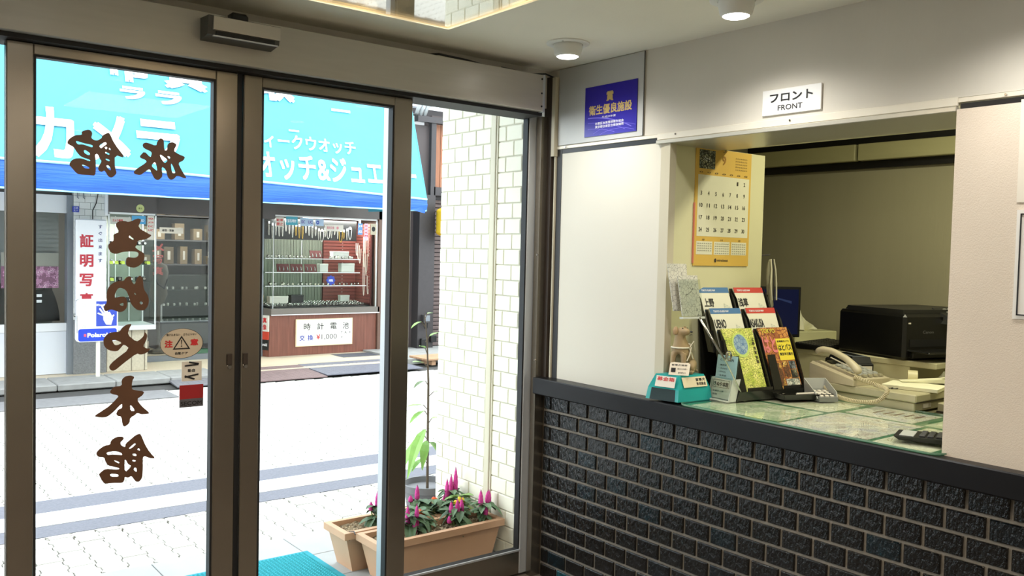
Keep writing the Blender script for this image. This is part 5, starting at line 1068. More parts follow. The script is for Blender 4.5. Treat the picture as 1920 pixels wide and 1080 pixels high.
dg_ = thing('guide_dog_figurine', 'sitting golden labrador figurine in white harness on the teal donation box', 'figurine', (.035, -.775, zt+.001), R_(22))
N = [(.034, 0, .036, .031), (.010, 0, .076, .031), (-.016, 0, .104, .028), (-.024, 0, .132, .020), (-.022, -.002, .158, .0245), (-.020, -.024, .158, .0155), (-.019, -.041, .154, .0125),
     (-.030, .018, .080, .013), (-.036, .020, .040, .0085), (-.037, .020, .009, .0075), (-.048, .021, .005, .0075),
     (-.030, -.018, .080, .013), (-.036, -.020, .040, .0085), (-.037, -.020, .009, .0075), (-.048, -.021, .005, .0075),
     (.030, .030, .030, .022), (.004, .038, .030, .012), (.012, .038, .008, .0085), (-.010, .039, .006, .008),
     (.030, -.030, .030, .022), (.004, -.038, .030, .012), (.012, -.038, .008, .0085), (-.010, -.039, .006, .008),
     (.060, 0, .012, .008), (.072, -.020, .006, .0055), (.070, -.040, .005, .004)]
E = [(0, 1), (1, 2), (2, 3), (3, 4), (4, 5), (5, 6), (2, 7), (7, 8), (8, 9), (9, 10), (2, 11), (11, 12), (12, 13), (13, 14), (0, 15), (15, 16), (16, 17), (17, 18), (0, 19), (19, 20), (20, 21), (21, 22), (0, 23), (23, 24), (24, 25)]
def hd_(p):
    a = R_(-28); x, y = p[0]+.022, p[1]+.002
    return (x*cos(a)-y*sin(a)-.022, x*sin(a)+y*cos(a)-.002)+tuple(p[2:])
for i_ in (5, 6): N[i_] = hd_(N[i_])
skin('body', N, E, m_dog, dg_)
for sx in (-1, 1):
    skin('ear', [hd_(q) for q in [(-.021+sx*.019, .004, .174, .007, .005), (-.021+sx*.028, -.001, .160, .011, .005), (-.021+sx*.028, -.004, .144, .007, .004)]], [(0, 1), (1, 2)], M('labrador_ear', s(154, 126, 88), .6), dg_)
    LB().lathe([(.0002, -.003), (.0028, -.001), (.0028, .001), (.0002, .003)], hd_((-.020+sx*.0105, -.0205, .1690)), 10).build('eye', m_black, dg_, smooth=True)
LB().lathe([(.0002, -.004), (.005, -.002), (.006, .001), (.0002, .004)], hd_((-.019, -.0520, .1595)), 12).build('nose', m_black, dg_, smooth=True)
LB().tube([hd_(q) for q in [(-.026, -.0505, .1475), (-.019, -.0535, .1490), (-.012, -.0505, .1475)]], .0008, 6).build('mouth', m_dbrown, dg_)
m_har = M('white_harness_strap', s(214, 208, 188), .5)
LB().tube([(-.050+.0*k, .030*cos(a), .094+.008*sin(a)) if 0 else (-.018-.030*sin(a), .031*cos(a), .098) for k, a in enumerate([pi*i/10-.15 for i in range(12)])], .0032, 6).tube([(-.018+.0, -.032, .098), (.000, -.036, .075), (.012, -.038, .055)], .0026, 6).tube([(-.018, .032, .098), (.0, .036, .075), (.012, .038, .055)], .0026, 6).tube([(.010, -.026, .106), (-.004, -.036, .098), (-.02, -.036, .070), (-.03, -.03, .05)], .0024, 6).build('harness', m_har, dg_)
LB().tube([(.006, -.030, .108), (.004, -.0, .116), (.006, .030, .108)], .0022, 6).tube([(-.01, -.033, .10), (.012, -.040, .12), (.040, -.036, .085)], .0018, 6).build('harness_handle', m_har, dg_)
pc = LB().prism([(-.036, 0), (.036, 0), (.038, .040), (.030, .046), (.010, .044), (-.020, .046), (-.034, .043)], (-.057, -.010, .000), (.20, -.97, 0), (.25, 0, 1), .001).build('placard', M('placard_card', s(236, 226, 206), .6), dg_, 'white card leaning at the front paws')
text([('盲導犬協会', -.028, .028, .034, .040, .02), ('■', -.028, -.012, .010, .026), ('募金のお願い', -.006, .030, .020, .026), ('ありがとう', -.002, .024, .006, .012, .03)], (-.057, -.010, .000), (.20, -.97, 0), (.25, 0, 1), m_kprint, dg_, local=True, lift=.0012)
# turn the head a little towards the viewer
dg_.scale = (1.06, 1.06, 1.04)
# leaflet holder on a chrome arm, hanging left of the rack
mh = thing('map_leaflet_holder', 'white city map leaflets in a clear holder on a slanted chrome arm', 'leaflet holder', (.05, -.80, 1.2))
m_wmap = MV('grey_line_map', [s(206, 206, 196), s(214, 212, 200), s(220, 218, 206), s(140, 138, 132)], 70, .6, wid=.03)
MB().prism([(-.005, -.08), (.075, -.08), (.078, .10), (-.018, .10)], (-.015, -.765, 1.33), (.99, -.12, 0), (-.10, .05, 1), .003).build('map_leaflet', m_wmap, mh)
MB().prism([(0, 0), (.10, .0), (.095, .155), (-.005, .155)], (.004, -.800, 1.232), (.99, -.12, 0), (-.10, .08, 1), .004).build('map_leaflet', m_wmap, mh)
MB().prism([(-.004, -.006), (.104, -.006), (.100, .14), (-.008, .14)], (.004, -.806, 1.232), (.99, -.12, 0), (-.10, .08, 1), .002).build('clear_front', MG('acrylic', (.93, .95, .93), 1.2), mh)
MB().prism([(-.006, -.010), (.106, -.010), (.106, -.002), (-.006, -.002)], (.004, -.808, 1.232), (.99, -.12, 0), (-.10, .08, 1), .02).build('holder_lip', M('acrylic_edge', s(200, 204, 196), .2), mh)
MB().tube([(.085, -.806, 1.236), (.083, -.825, 1.215), (.082, -.945, 1.075)], .0045, 10).build('chrome_arm', m_chrome, mh, smooth=True)
MB().tube([(.096+.016*cos(t), -.950, 1.092+.018*sin(t)) for t in [2*pi*i/20 for i in range(20)]], .0028, 6, True).tube([(.096+.009*cos(t), -.952, 1.092+.011*sin(t)) for t in [2*pi*i/16 for i in range(16)]], .002, 6, True).build('clamp_ring', m_chrome, mh)
MB().cyl((.205, -.948, Z+.010), (.082, -.945, 1.077), .003, n=10).build('stand_foot', m_chrome, mh)
# brochure rack
bk = thing('brochure_rack', 'dark smoked acrylic brochure rack with three stepped tiers and two columns', 'brochure rack', (.372, -.862, Z), R_(-10))
m_smk = M('smoked_acrylic', s(32, 32, 28), .22, coat=.3)
RU = Vector((.985, -.17, 0)).normalized()
# tiers in the rack's own frame: x along the rack, y to the back
tiers = [(-.110, .045, .300, .13), (-.044, .125, .375, .105), (.022, .205, .455, .06)]
WD = .172; LEAN = .42; PK = .022
rk = []
for ti, (yf, z0, ztop, lip) in enumerate(tiers):
    for c_ in range(2):
        xo = -.180+c_*.188-(0.008*ti)
        yb = yf+.030+(ztop-z0)*.30
        # back plate leaning back
        LB().hexa([(xo, yf+PK, z0-.02), (xo+WD, yf+PK, z0-.02), (xo+WD, yf+PK+.003, z0-.02), (xo, yf+PK+.003, z0-.02), (xo, yf+PK+LEAN*(ztop-z0), ztop-.03), (xo+WD, yf+PK+LEAN*(ztop-z0), ztop-.03), (xo+WD, yf+PK+.003+LEAN*(ztop-z0), ztop-.03), (xo, yf+PK+.003+LEAN*(ztop-z0), ztop-.03)]).build('back_plate', m_smk, bk)
        LB().box(xo, xo+WD, yf-.002, yf+PK+.003, z0-.024, z0-.020).build('pocket_floor', m_smk, bk)
        for xs in (xo-.003, xo+WD):
            LB().hexa([(xs, yf-.004, z0-.024), (xs+.003, yf-.004, z0-.024), (xs+.003, yf+PK+.003, z0-.024), (xs, yf+PK+.003, z0-.024), (xs, yf-.004+LEAN*(ztop-z0-.05), ztop-.07), (xs+.003, yf-.004+LEAN*(ztop-z0-.05), ztop-.07), (xs+.003, yf+PK+.003+LEAN*(ztop-z0-.04), ztop-.03), (xs, yf+PK+.003+LEAN*(ztop-z0-.04), ztop-.03)]).build('side_plate', m_smk, bk)
        LB().hexa([(xo-.003, yf-.006, z0-.024), (xo+.045, yf-.006, z0-.024), (xo+.045, yf-.003, z0-.024), (xo-.003, yf-.003, z0-.024), (xo-.003, yf-.006+LEAN*lip*.9, z0+lip), (xo+.035, yf-.006+LEAN*lip*.9, z0+lip), (xo+.035, yf-.003+LEAN*lip*.9, z0+lip), (xo-.003, yf-.003+LEAN*lip*.9, z0+lip)]).build('front_lip', m_smk, bk)
        LB().hexa([(xo+.045, yf-.006, z0-.024), (xo+WD, yf-.006, z0-.024), (xo+WD, yf-.003, z0-.024), (xo+.045, yf-.003, z0-.024), (xo+.045, yf-.004, z0+.012), (xo+WD, yf-.004, z0+.012), (xo+WD, yf-.001, z0+.012), (xo+.045, yf-.001, z0+.012)]).build('front_lip', m_smk, bk)
LB().box(-.190, .172, -.118, .090, .010, .022).build('rack_base', m_smk, bk)
LB().hexa([(-.190, .085, .01), (.190, .085, .01), (.190, .090, .01), (-.190, .090, .01), (-.19, .130, .40), (.19, .130, .40), (.19, .134, .40), (-.19, .134, .40)]).build('rear_plate', m_smk, bk)
LB().hexa([(-.195, -.118, .01), (.185, -.118, .01), (.185, -.114, .01), (-.195, -.114, .01), (-.185, -.122, .045), (.18, -.122, .045), (.18, -.118, .045), (-.185, -.118, .045)]).build('front_apron', m_smk, bk)
Rm = Matrix.Translation(bk.location) @ Matrix.Rotation(R_(-10), 4, 'Z')
def brochure(ti, c_, lb, base, band, big, txts, art=None):
    yf, z0, ztop, lip = tiers[ti]; xo = -.180+c_*.188-(0.008*ti)+.006; H = (ztop-z0)*1.04; W = .158
    o = Rm @ Vector((xo, yf+.012, z0-.015)); o.z = max(o.z, .93)
    u = (Rm.to_3x3() @ Vector((1, 0, 0))).normalized(); v = (Rm.to_3x3() @ Vector((0, LEAN, 1))).normalized(); n = u.cross(v).normalized()
    t = thing('brochure', lb, 'brochure', o)
    MB().prism([(0, 0), (W, 0), (W, H), (0, H)], o, u, v, .006).build('cover', base, t)
    if band: MB().prism([(0, H*.91), (W, H*.91), (W, H), (0, H)], o+n*.0006, u, v, .0004).build('title_band', band, t)
    if art: art(o, u, v, n, W, H, t)
    if txts:
        for (mat, its) in txts: text([(a, W*b, W*c__, H*d, H*e, .03) for a, b, c__, d, e in its], o, u, v, mat, t, lift=.0014)
    return t
m_bandb = M('title_blue', s(64, 112, 160), .5); m_bandr = M('title_red', s(190, 60, 48), .5); m_bcov = M('brochure_white', s(222, 220, 200), .4)
def art_g(col, lines=M('text_line_grey', s(150, 146, 130), .6)):
    mc = M('band_line_'+('b' if col is m_bandb else 'r'), (s(70, 104, 140) if col is m_bandb else s(184, 90, 74)), .5)
    def f(o, u, v, n, W, H, t):
        MB().prism([(W*.06, H*.60), (W*.62, H*.60), (W*.62, H*.635), (W*.06, H*.635)], o+n*.001, u, v, .0003).build('printed_rule', mc, t)
        mb = MB()
        for k in range(5): mb.prism([(W*.08, H*(.54-.04*k)), (W*.58, H*(.54-.04*k)), (W*.58, H*(.552-.04*k)), (W*.08, H*(.552-.04*k))], o+n*.001, u, v, .0003)
        mb.build('text_lines', lines, t, None, 'stuff')
        MB().prism([(W*.70, H*.45), (W*.90, H*.47), (W*.93, H*.68), (W*.74, H*.74)], o+n*.001, u, v, .0003).build('printed_sketch', MV('sketch_print', [s(214, 214, 196), s(206, 210, 190), s(220, 218, 200), s(140, 146, 130)], 120, .6, wid=.04), t)
        MB().prism([(W*.89+.006*cos(a), H*.40+.006*sin(a)) for a in [2*pi*i/12 for i in range(12)]], o+n*.0012, u, v, .0003).build('round_stamp', mc, t)
    return f
brochure(2, 0, 'white and blue brochure titled 上野, back row left', m_bcov, m_bandb, 0, [(m_kprint, [('上野', .10, .42, .68, .82)]), (m_wprint, [('TOKYO GUIDE MAP', .10, .55, .935, .965)])], art_g(m_bandb))
brochure(2, 1, 'white and red brochure titled 浅草, back row right', m_bcov, m_bandr, 0, [(m_kprint, [('浅草', .06, .38, .68, .82)]), (m_wprint, [('TOKYO GUIDE MAP', .10, .55, .935, .965)])], art_g(m_bandr))
brochure(1, 0, 'white and blue brochure titled UENO, middle row left', m_bcov, m_bandb, 0, [(m_kprint, [('UENO', .06, .42, .68, .82)]), (m_wprint, [('TOKYO GUIDE MAP', .10, .60, .935, .965)])], art_g(m_bandb))
brochure(1, 1, 'white and red brochure titled ASAKUSA, middle row right', m_bcov, m_bandr, 0, [(m_kprint, [('ASAKUSA', .03, .50, .68, .82)]), (m_wprint, [('TOKYO GUIDE MAP', .10, .60, .935, .965)])], art_g(m_bandr))
def art_map(o, u, v, n, W, H, t):
    MB().prism([(W*(.50+.27*cos(a)), H*(.74+.19*sin(a))) for a in [2*pi*i/28 for i in range(28)]], o+n*.001, u, v, .0003).build('printed_inset', M('lime_ring', s(186, 206, 110), .5), t)
    MB().prism([(W*(.50+.22*cos(a)), H*(.75+.155*sin(a))) for a in [2*pi*i/28 for i in range(28)]], o+n*.0014, u, v, .0003).build('printed_inset', MV('blue_lake_print', [s(120, 150, 176), s(150, 172, 186), s(170, 186, 180), s(90, 120, 160)], 60, .5), t)
brochure(0, 0, 'yellow green illustrated town map brochure, front row left', MV('lime_illustrated_map', [s(176, 190, 70), s(206, 210, 100), s(226, 222, 130), s(120, 130, 60)], 110, .5, wid=.06), None, 0, [(m_dbrown, [('上', .88, .96, .80, .85), ('野', .88, .96, .73, .78), ('浅', .88, .96, .66, .71), ('草', .88, .96, .59, .64), ('地', .88, .96, .52, .57), ('図', .88, .96, .45, .50)])], art_map)
def art_hato(o, u, v, n, W, H, t):
    MB().prism([(W*.50, H*.48), (W*1.0, H*.48), (W*1.0, H*.82), (W*.50, H*.82)], o+n*.0008, u, v, .0003).build('yellow_panel', M('bright_yellow_print', s(224, 204, 60), .5), t)
    for (a, b, c, d, k) in ((.52, .72, .22, .46, 0), (.75, .97, .34, .46, 1), (.75, .97, .20, .33, 2), (.52, .97, .02, .19, 3), (.05, .48, .02, .44, 0)):
        MB().prism([(W*a, H*c), (W*b, H*c), (W*b, H*d), (W*a, H*d)], o+n*.001, u, v, .0003).build('printed_photo', MV('photo_print_%s' % 'pqrs'[k], [[s(110, 70, 40), s(196, 150, 70), s(230, 200, 120), s(60, 40, 30)], [s(60, 66, 74), s(120, 126, 130), s(180, 184, 180), s(30, 30, 34)], [s(40, 44, 40), s(96, 90, 70), s(150, 150, 120), s(20, 20, 20)], [s(150, 160, 150), s(206, 206, 190), s(226, 220, 200), s(90, 90, 84)]][k], 90, .5, 'pic'), t)
brochure(0, 1, 'orange and yellow bus tour brochure titled はとバス, front row right', MV('orange_brown_print', [s(150, 86, 44), s(186, 120, 56), s(206, 150, 80), s(120, 60, 40)], 60, .5), None, 0,
         [(M('lime_title', s(206, 190, 70), .5), [('TOKYO', .08, .55, .91, .98)]), (M('pink_title', s(214, 120, 120), .5), [('はと', .04, .50, .60, .86)]), (m_kprint, [('はとバス', .53, .98, .63, .73), ('東京半日観光', .53, .98, .55, .60), ('定期観光バス', .53, .95, .76, .79)])], art_hato)
# pamphlet stand of clear acrylic
ps = thing('card_stand', 'small clear acrylic stand with pale blue card and white cards beside the donation box', 'card stand', (.148, -.888, ZM), R_(-93))
LB().hexa([(-.040, -.030, 0), (.040, -.030, 0), (.040, .030, 0), (-.040, .030, 0), (-.040, -.030, .004), (.040, -.030, .004), (.040, .030, .004), (-.040, .030, .004)]).build('stand_base', M('acrylic_edge', (1, 1, 1)), ps)
tl = lambda W, H, y, z0, mat, nm: LB().prism([(-W/2, 0), (W/2, 0), (W/2, H), (-W/2, H)], (0, y, z0), (1, 0, 0), (0, .14, 1), .003).build(nm, mat, ps)
tl(.078, .135, .000, .006, M('pale_blue_paper', s(150, 186, 190), .5), 'blue_card'); tl(.080, .145, .006, .004, MG('acrylic', (1, 1, 1)), 'acrylic_back'); tl(.074, .062, -.016, .006, M('white_card_paper', s(206, 208, 200), .5), 'white_card'); tl(.084, .072, -.022, .002, MG('acrylic', (1, 1, 1)), 'acrylic_front')
ps.scale = (1.25, 1.1, 1.2)
for x in (-.042, .040): LB().hexa([(x, -.026, 0), (x+.002, -.026, 0), (x+.002, .012, 0), (x, .012, 0), (x, -.006, .07), (x+.002, -.006, .07), (x+.002, .034, .07), (x, .034, .07)]).build('acrylic_side', M('acrylic_edge', (1, 1, 1)), ps)
text([('ご利用案内', -.026, .026, .118, .127, .02)]+[('・'+'案内料金時間'[i % 6]*3, -.03, .0+.004*(i % 2), .102-.011*i, .107-.011*i) for i in range(4)], (0, .000, .006), (1, 0, 0), (0, .14, 1), m_kprint, ps, local=True)
text([('きぬや本館', -.028, .028, .038, .053, .02), ('台東区上野', -.03, .012, .020, .026), ('旅館', -.03, -.012, .009, .015)], (0, -.016, .006), (1, 0, 0), (0, .14, 1), m_kprint, ps, local=True)
mb = LB()
for a, b, c, d in ((-.032, .032, .034, .035), (-.032, .032, .057, .058), (-.032, -.031, .034, .058), (.031, .032, .034, .058)): mb.prism([(a, c), (b, c), (b, d), (a, d)], (0, -.0166, .006), (1, 0, 0), (0, .14, 1), .0002)
mb.build('printed_frame', m_kprint, ps)
# black change tray with pen and papers
tr = thing('change_tray', 'black rectangular tray holding pens and slips in front of the brochure rack', 'tray', (.445, -1.015, ZM), R_(-22))
LB().hexa([(-.095, -.060, .004), (.095, -.060, .004), (.095, .060, .004), (-.095, .060, .004), (-.095, -.060, .007), (.095, -.060, .007), (.095, .060, .007), (-.095, .060, .007)]).build('tray_floor', m_black, tr)
for (a, b, c, d, ox, oy) in ((-.095, .095, -.060, -.060, 0, -1), (-.095, .095, .060, .060, 0, 1), (-.095, -.095, -.060, .060, -1, 0), (.095, .095, -.060, .060, 1, 0)):
    P = [(a, c, .004), (b, d, .004), (b+ox*.015+(.015 if ox == 0 else 0), d+oy*.015+(.015 if oy == 0 else 0), .026), (a+ox*.015-(.015 if ox == 0 else 0), c+oy*.015-(.015 if oy == 0 else 0), .026)]
    dx, dy = ox*.003, oy*.003
    LB().hexa([P[0], P[1], (P[1][0]+dx, P[1][1]+dy, .004), (P[0][0]+dx, P[0][1]+dy, .004), P[3], P[2], (P[2][0]+dx, P[2][1]+dy, .026), (P[3][0]+dx, P[3][1]+dy, .026)]).build('tray_wall', m_black, tr)
LB().box(-.06, .05, -.04, .03, .007, .016, .003).build('black_pad', m_smk, tr)
pn = thing('pen', 'white pen lying across the black tray', 'pen', (.435, -1.075, ZM+.028), R_(-18))
LB().cyl((-.06, 0, 0), (.065, 0, .0), .0042, n=10).build('barrel', m_wcard, pn, smooth=2); LB().cyl((.065, 0, 0), (.078, 0, 0), .0038, .001, 10).build('tip', m_chrome, pn)
k1 = thing('key_ring', 'small chrome key bunch on the left part of black tray', 'keys', (.385, -.985, ZM+.020), .4)
LB().tube([(.012*cos(t), .012*sin(t), 0) for t in [2*pi*i/16 for i in range(16)]], .0014, 6, True).build('ring', m_chrome, k1); LB().box(-.04, -.008, -.006, .006, -.002, .002, .001).build('key', m_chrome, k1); LB().box(-.035, -.006, .006, .014, 0, .003, .001).build('key', m_chrome, k1)
# card terminal
tm = thing('card_terminal', 'pale grey card terminal with keypad and privacy shield beside the beige phone', 'card terminal', (.505, -1.085, ZM), R_(-30))
m_lg = M('light_grey_plastic', s(170, 172, 166), .45)
LB().hexa([(-.038, -.055, 0), (.038, -.055, 0), (.038, .055, 0), (-.038, .055, 0), (-.038, -.055, .016), (.038, -.055, .016), (.038, .055, .034), (-.038, .055, .034)]).build('base', M('mid_grey_plastic', s(110, 112, 108), .5), tm)
for s_ in (-1, 1): LB().hexa([(s_*.040-.0015, -.045, .01), (s_*.040+.0015, -.045, .01), (s_*.040+.0015, .058, .01), (s_*.040-.0015, .058, .01), (s_*.044-.0015, -.030, .034), (s_*.044+.0015, -.030, .034), (s_*.044+.0015, .062, .075), (s_*.044-.0015, .062, .075)]).build('shield_side', m_lg, tm)
LB().hexa([(-.042, .056, .01), (.042, .056, .01), (.042, .060, .01), (-.042, .060, .01), (-.045, .062, .075), (.045, .062, .075), (.045, .066, .075), (-.045, .066, .075)]).build('shield_back', m_lg, tm)
for i in range(3):
    for j in range(4): LB().box(-.030+i*.021, -.016+i*.021, -.047+j*.020, -.034+j*.020, .016+j*.0035, .024+j*.0035, .002).build('key', m_wcard, tm)
# cream cash drawer box with phone on top
cdw = thing('cash_drawer', 'low cream steel cash drawer under the beige phone', 'cash drawer', (.78, -1.17, Z))
m_cream = M('cream_enamel', s(176, 170, 138), .45, noise=(4, .03))
MB().box(.60, .945, -1.405, -.955, Z+.001, Z+.034, .003).build('lower_case', m_cream, cdw)
MB().box(.590, .955, -1.415, -.945, Z+.036, Z+.066, .004).build('lid', m_cream, cdw)
MB().box(.605, .945, -1.41, -.96, Z+.032, Z+.037).build('shadow_gap', m_dbrown, cdw)
MB().box(.66, .72, -1.4075, -1.405, Z+.010, Z+.026).build('handle_label', m_wcard, cdw)
cd2 = thing('steel_cabinet', 'cream steel cabinet at right behind the cash drawer', 'cabinet', (.95, -1.62, 0))
MB().box(.72, 1.30, -2.4, -1.43, .5, .935, .004).build('cabinet_body', m_cream, cd2)
MB().box(.715, .72, -2.4, -1.43, .90, .905).build('drawer_joint', m_dbrown, cd2)
odk = thing('office_desk', 'office desk of plain cream board under the shelf and printer', 'desk', (1.1, -1.0, 0))
MB().box(.67, 1.44, -1.42, -.03, .86, .896).build('desk_top', m_cream, odk)
for x, y in ((.7, -.1), (1.38, -.1), (.7, -1.35), (1.38, -1.35)): MB().box(x, x+.04, y-.04, y, 0, .86).build('leg', m_cream, odk)
shf = thing('desk_shelf', 'raised cream shelf unit carrying the printer, keyboard and tissue box', 'shelf', (1.1, -.8, .9))
MB().box(.97, 1.42, -1.30, -.05, 1.025, 1.050, .003).build('shelf_board', M('ivory_board', s(200, 194, 160), .5), shf)
MB().box(.972, .985, -1.19, -.40, .897, 1.025).build('front_panel', M('ivory_board', (1, 1, 1)), shf)
MB().box(.985, 1.40, -1.19, -1.177, .897, 1.025).box(1.40, 1.42, -1.30, -.05, .897, 1.025).box(.985, 1.40, -.08, -.05, .897, 1.025).build('upright', M('ivory_board', (1, 1, 1)), shf)
# phone
ph = thing('desk_phone', 'beige corded desk phone with handset and keypad on the cash drawer', 'phone', (.700, -1.085, Z+.067), R_(-10))
m_ph = M('beige_phone_plastic', s(188, 178, 150), .42)
LB().hexa([(-.105, -.105, 0), (.105, -.105, 0), (.105, .115, 0), (-.105, .115, 0), (-.105, -.105, .022), (.105, -.105, .022), (.105, .115, .066), (-.105, .115, .066)]).build('base', m_ph, ph)
LB().hexa([(-.102, -.102, .023), (-.040, -.102, .023), (-.040, .112, .066), (-.102, .112, .066), (-.098, -.098, .030), (-.044, -.098, .030), (-.044, .108, .073), (-.098, .108, .073)]).build('cradle', m_ph, ph)
skin('handset', [(-.071, .112, .102, .021, .018), (-.071, .086, .122, .020, .016), (-.071, .03, .120, .015, .0135), (-.071, -.040, .098, .015, .0135), (-.071, -.085, .070, .019, .016), (-.071, -.108, .046, .021, .016)], [(0, 1), (1, 2), (2, 3), (3, 4), (4, 5)], m_ph, ph)
LB().tube([(-.052, .055, .091), (-.052, -.045, .064)], .0028, 6).build('cradle_slot', m_wcard, ph)
for i in range(4):
    for j in range(6): LB().hexa([(-.022+i*.030, -.088+j*.026, .028+j*.0052), (-.001+i*.030, -.088+j*.026, .028+j*.0052), (-.001+i*.030, -.072+j*.026, .031+j*.0052), (-.022+i*.030, -.072+j*.026, .031+j*.0052), (-.020+i*.030, -.086+j*.026, .035+j*.0052), (-.003+i*.030, -.086+j*.026, .035+j*.0052), (-.003+i*.030, -.074+j*.026, .038+j*.0052), (-.020+i*.030, -.074+j*.026, .038+j*.0052)]).build('key', m_lg if j else M('beige_key', s(150, 144, 120), .5), ph)
LB().hexa([(-.02, .075, .062), (.095, .075, .062), (.095, .108, .068), (-.02, .108, .068), (-.02, .075, .066), (.095, .075, .066), (.095, .108, .072), (-.02, .108, .072)]).build('display', m_smk, ph)
# coiled cord
def bez(P, n=26):
    out = []
    for i in range(len(P)-1):
        p0 = Vector(P[max(i-1, 0)]); p1 = Vector(P[i]); p2 = Vector(P[i+1]); p3 = Vector(P[min(i+2, len(P)-1)])
        for k in range(n): t = k/n; out.append(.5*((2*p1)+(p2-p0)*t+(2*p0-5*p1+4*p2-p3)*t*t+(3*p1-p0-3*p2+p3)*t**3))
    out.append(Vector(P[-1])); return out
base = bez([(.608, -1.185, Z+.10), (.625, -1.27, Z+.082), (.585, -1.355, Z+.075), (.560, -1.335, Z+.035), (.552, -1.26, Z+.020), (.555, -1.18, Z+.020), (.562, -1.11, Z+.032), (.570, -1.075, Z+.05)], 24)
coil = []; turns = 74; Nn = turns*7
for i in range(Nn+1):
    q = i/Nn*(len(base)-1); k = min(int(q), len(base)-2); c = base[k].lerp(base[k+1], q-k); d = (base[k+1]-base[k]).normalized(); a = d.orthogonal().normalized(); a = Vector((0, 0, 1)).cross(d).normalized(); b = d.cross(a); t = 2*pi*i/7
    coil.append(c+a*(.0068*cos(t))+b*(.0068*sin(t)))
MB().tube(coil, .0021, 5).build('coiled_cord', M('beige_cord', s(196, 184, 150), .5), ph, smooth=True)
# receipt display
rd = thing('receipt_printer', 'small black receipt printer with narrow display lid behind the beige phone', 'printer', (.93, -.99, Z+.0), R_(-32))
rd.location = (.890, -.965, .972)
LB().box(-.055, .055, -.11, .11, 0, .060, .006).build('case', m_black, rd); LB().hexa([(-.042, -.105, .060), (.046, -.105, .060), (.046, .100, .060), (-.042, .100, .060), (-.034, -.095, .084), (.042, -.095, .084), (.042, .090, .084), (-.034, .090, .084)]).build('lid', m_black, rd)
LB().box(-.030, .036, -.085, .080, .0845, .0865).build('display_frame', m_steel, rd); LB().box(-.016, .022, -.070, .066, .0865, .0875).build('display', m_smk, rd)
LB().box(-.035, .045, -.1115, -.110, .030, .048).box(-.035, .045, -.1115, -.110, .010, .024).build('type_label', m_wcard, rd)
rd.location.z = .9725
# printer
pt = thing('office_printer', 'large black office printer with rounded lid and front paper slot', 'printer', (.87, -1.08, 1.051), R_(-16))
pt.location = (.945, -1.175, 1.051)
LB().box(0, .46, .0, .38, 0, .19, .012).build('body', M('printer_black', s(13, 13, 13), .35, bump=(200, .1)), pt)
LB().prism([(.01, .02), (.45, .01), (.458, .03), (.455, .33), (.43, .35), (.03, .35), (.005, .33)], (0, 0, .208), (1, 0, 0), (0, 1, 0), .022).build('scanner_lid', M('printer_lid', s(34, 34, 33), .4), pt)
LB().box(.03, .42, .30, .375, .12, .20, .008).build('rear_feeder', m_black, pt)
LB().hexa([(.20, -.045, .150), (.455, -.045, .150), (.455, .03, .150), (.20, .03, .150), (.22, -.03, .175), (.455, -.03, .175), (.455, .05, .215), (.20, .05, .215)]).build('control_panel', M('printer_lid', (1, 1, 1)), pt)
mb = LB()
for i in range(8):
    for j in range(3): mb.box(.24+i*.024, .252+i*.024, -.018+j*.02, -.010+j*.02, .185+j*.011, .190+j*.011)
mb.build('panel_keys', m_lg, pt, None, 'stuff')
LB().box(.03, .45, -.003, .002, .055, .085).build('paper_slot', m_gask, pt); LB().box(.02, .44, -.11, .01, .035, .043, .003).build('output_tray', M('printer_black', (1, 1, 1)), pt); LB().box(.03, .45, -.02, .002, .008, .034, .003).build('cassette', M('printer_black', (1, 1, 1)), pt)
text([('Canon', .06, .12, .110, .122, .01)], (0.04, -.0005, 0), (1, 0, 0), (0, 0, 1), M('dim_grey_print', s(104, 104, 104), .4), pt, local=True)
LB().box(.02, .032, -.002, 0, .150, .156).build('side_label', m_wcard, pt)
# monitor, keyboard, tissues
mo = thing('monitor', 'thin black computer monitor with dark blue picture behind the brochure rack', 'monitor', (.83, -.52, 1.051), R_(58))
LB().box(-.012, .014, -.215, .215, .045, .278, .003).build('housing', m_black, mo)
LB().box(-.0135, -.012, -.203, .203, .058, .266).build('screen', M('lit_blue_screen', s(14, 20, 52), .25, emis=(s(20, 30, 90), .12)), mo)
LB().prism([(-.10, .0), (.05, .03), (.15, .0), (.15, .012), (-.0, .045), (-.10, .03)], (-.0138, -.02, .20), (0, -1, 0), (0, 0, 1), .0002).build('screen_picture', M('screen_streak', s(30, 44, 90), .4, emis=(s(50, 80, 150), .12)), mo)
LB().box(-.01, .02, -.025, .025, .01, .05).box(-.06, .08, -.09, .09, 0, .012, .004).build('stand', m_black, mo)
kb = thing('keyboard', 'black computer keyboard on the cream shelf beside the printer', 'keyboard', (.93, -.80, 1.051), R_(7))
kb.location = (1.074, -.684, 1.051); kb.scale = (1.3, 1, 1)
LB().hexa([(-.09, -.105, 0), (.17, -.105, 0), (.17, .055, 0), (-.09, .055, 0), (-.09, -.105, .014), (.17, -.105, .014), (.17, .055, .022), (-.09, .055, .022)]).build('case', m_black, kb)
mb = LB()
for i in range(13):
    for j in range(6): mb.box(-.084+i*.0193, -.068+i*.0193, -.098+j*.0245, -.078+j*.0245, .014+j*.0012, .021+j*.0012, .002)
mb.build('keys', M('key_black', s(46, 46, 44), .4), kb, None, 'stuff')
tb = thing('tissue_box', 'cream tissue box with one white tissue pulled up beside the monitor', 'tissue box', (1.28, -.50, 1.051), R_(-15))
LB().box(-.12, .14, -.06, .06, 0, .055, .004).build('box_body', M('tissue_carton', s(206, 204, 160), .6), tb)
mb = LB(); vv = []; ff = []
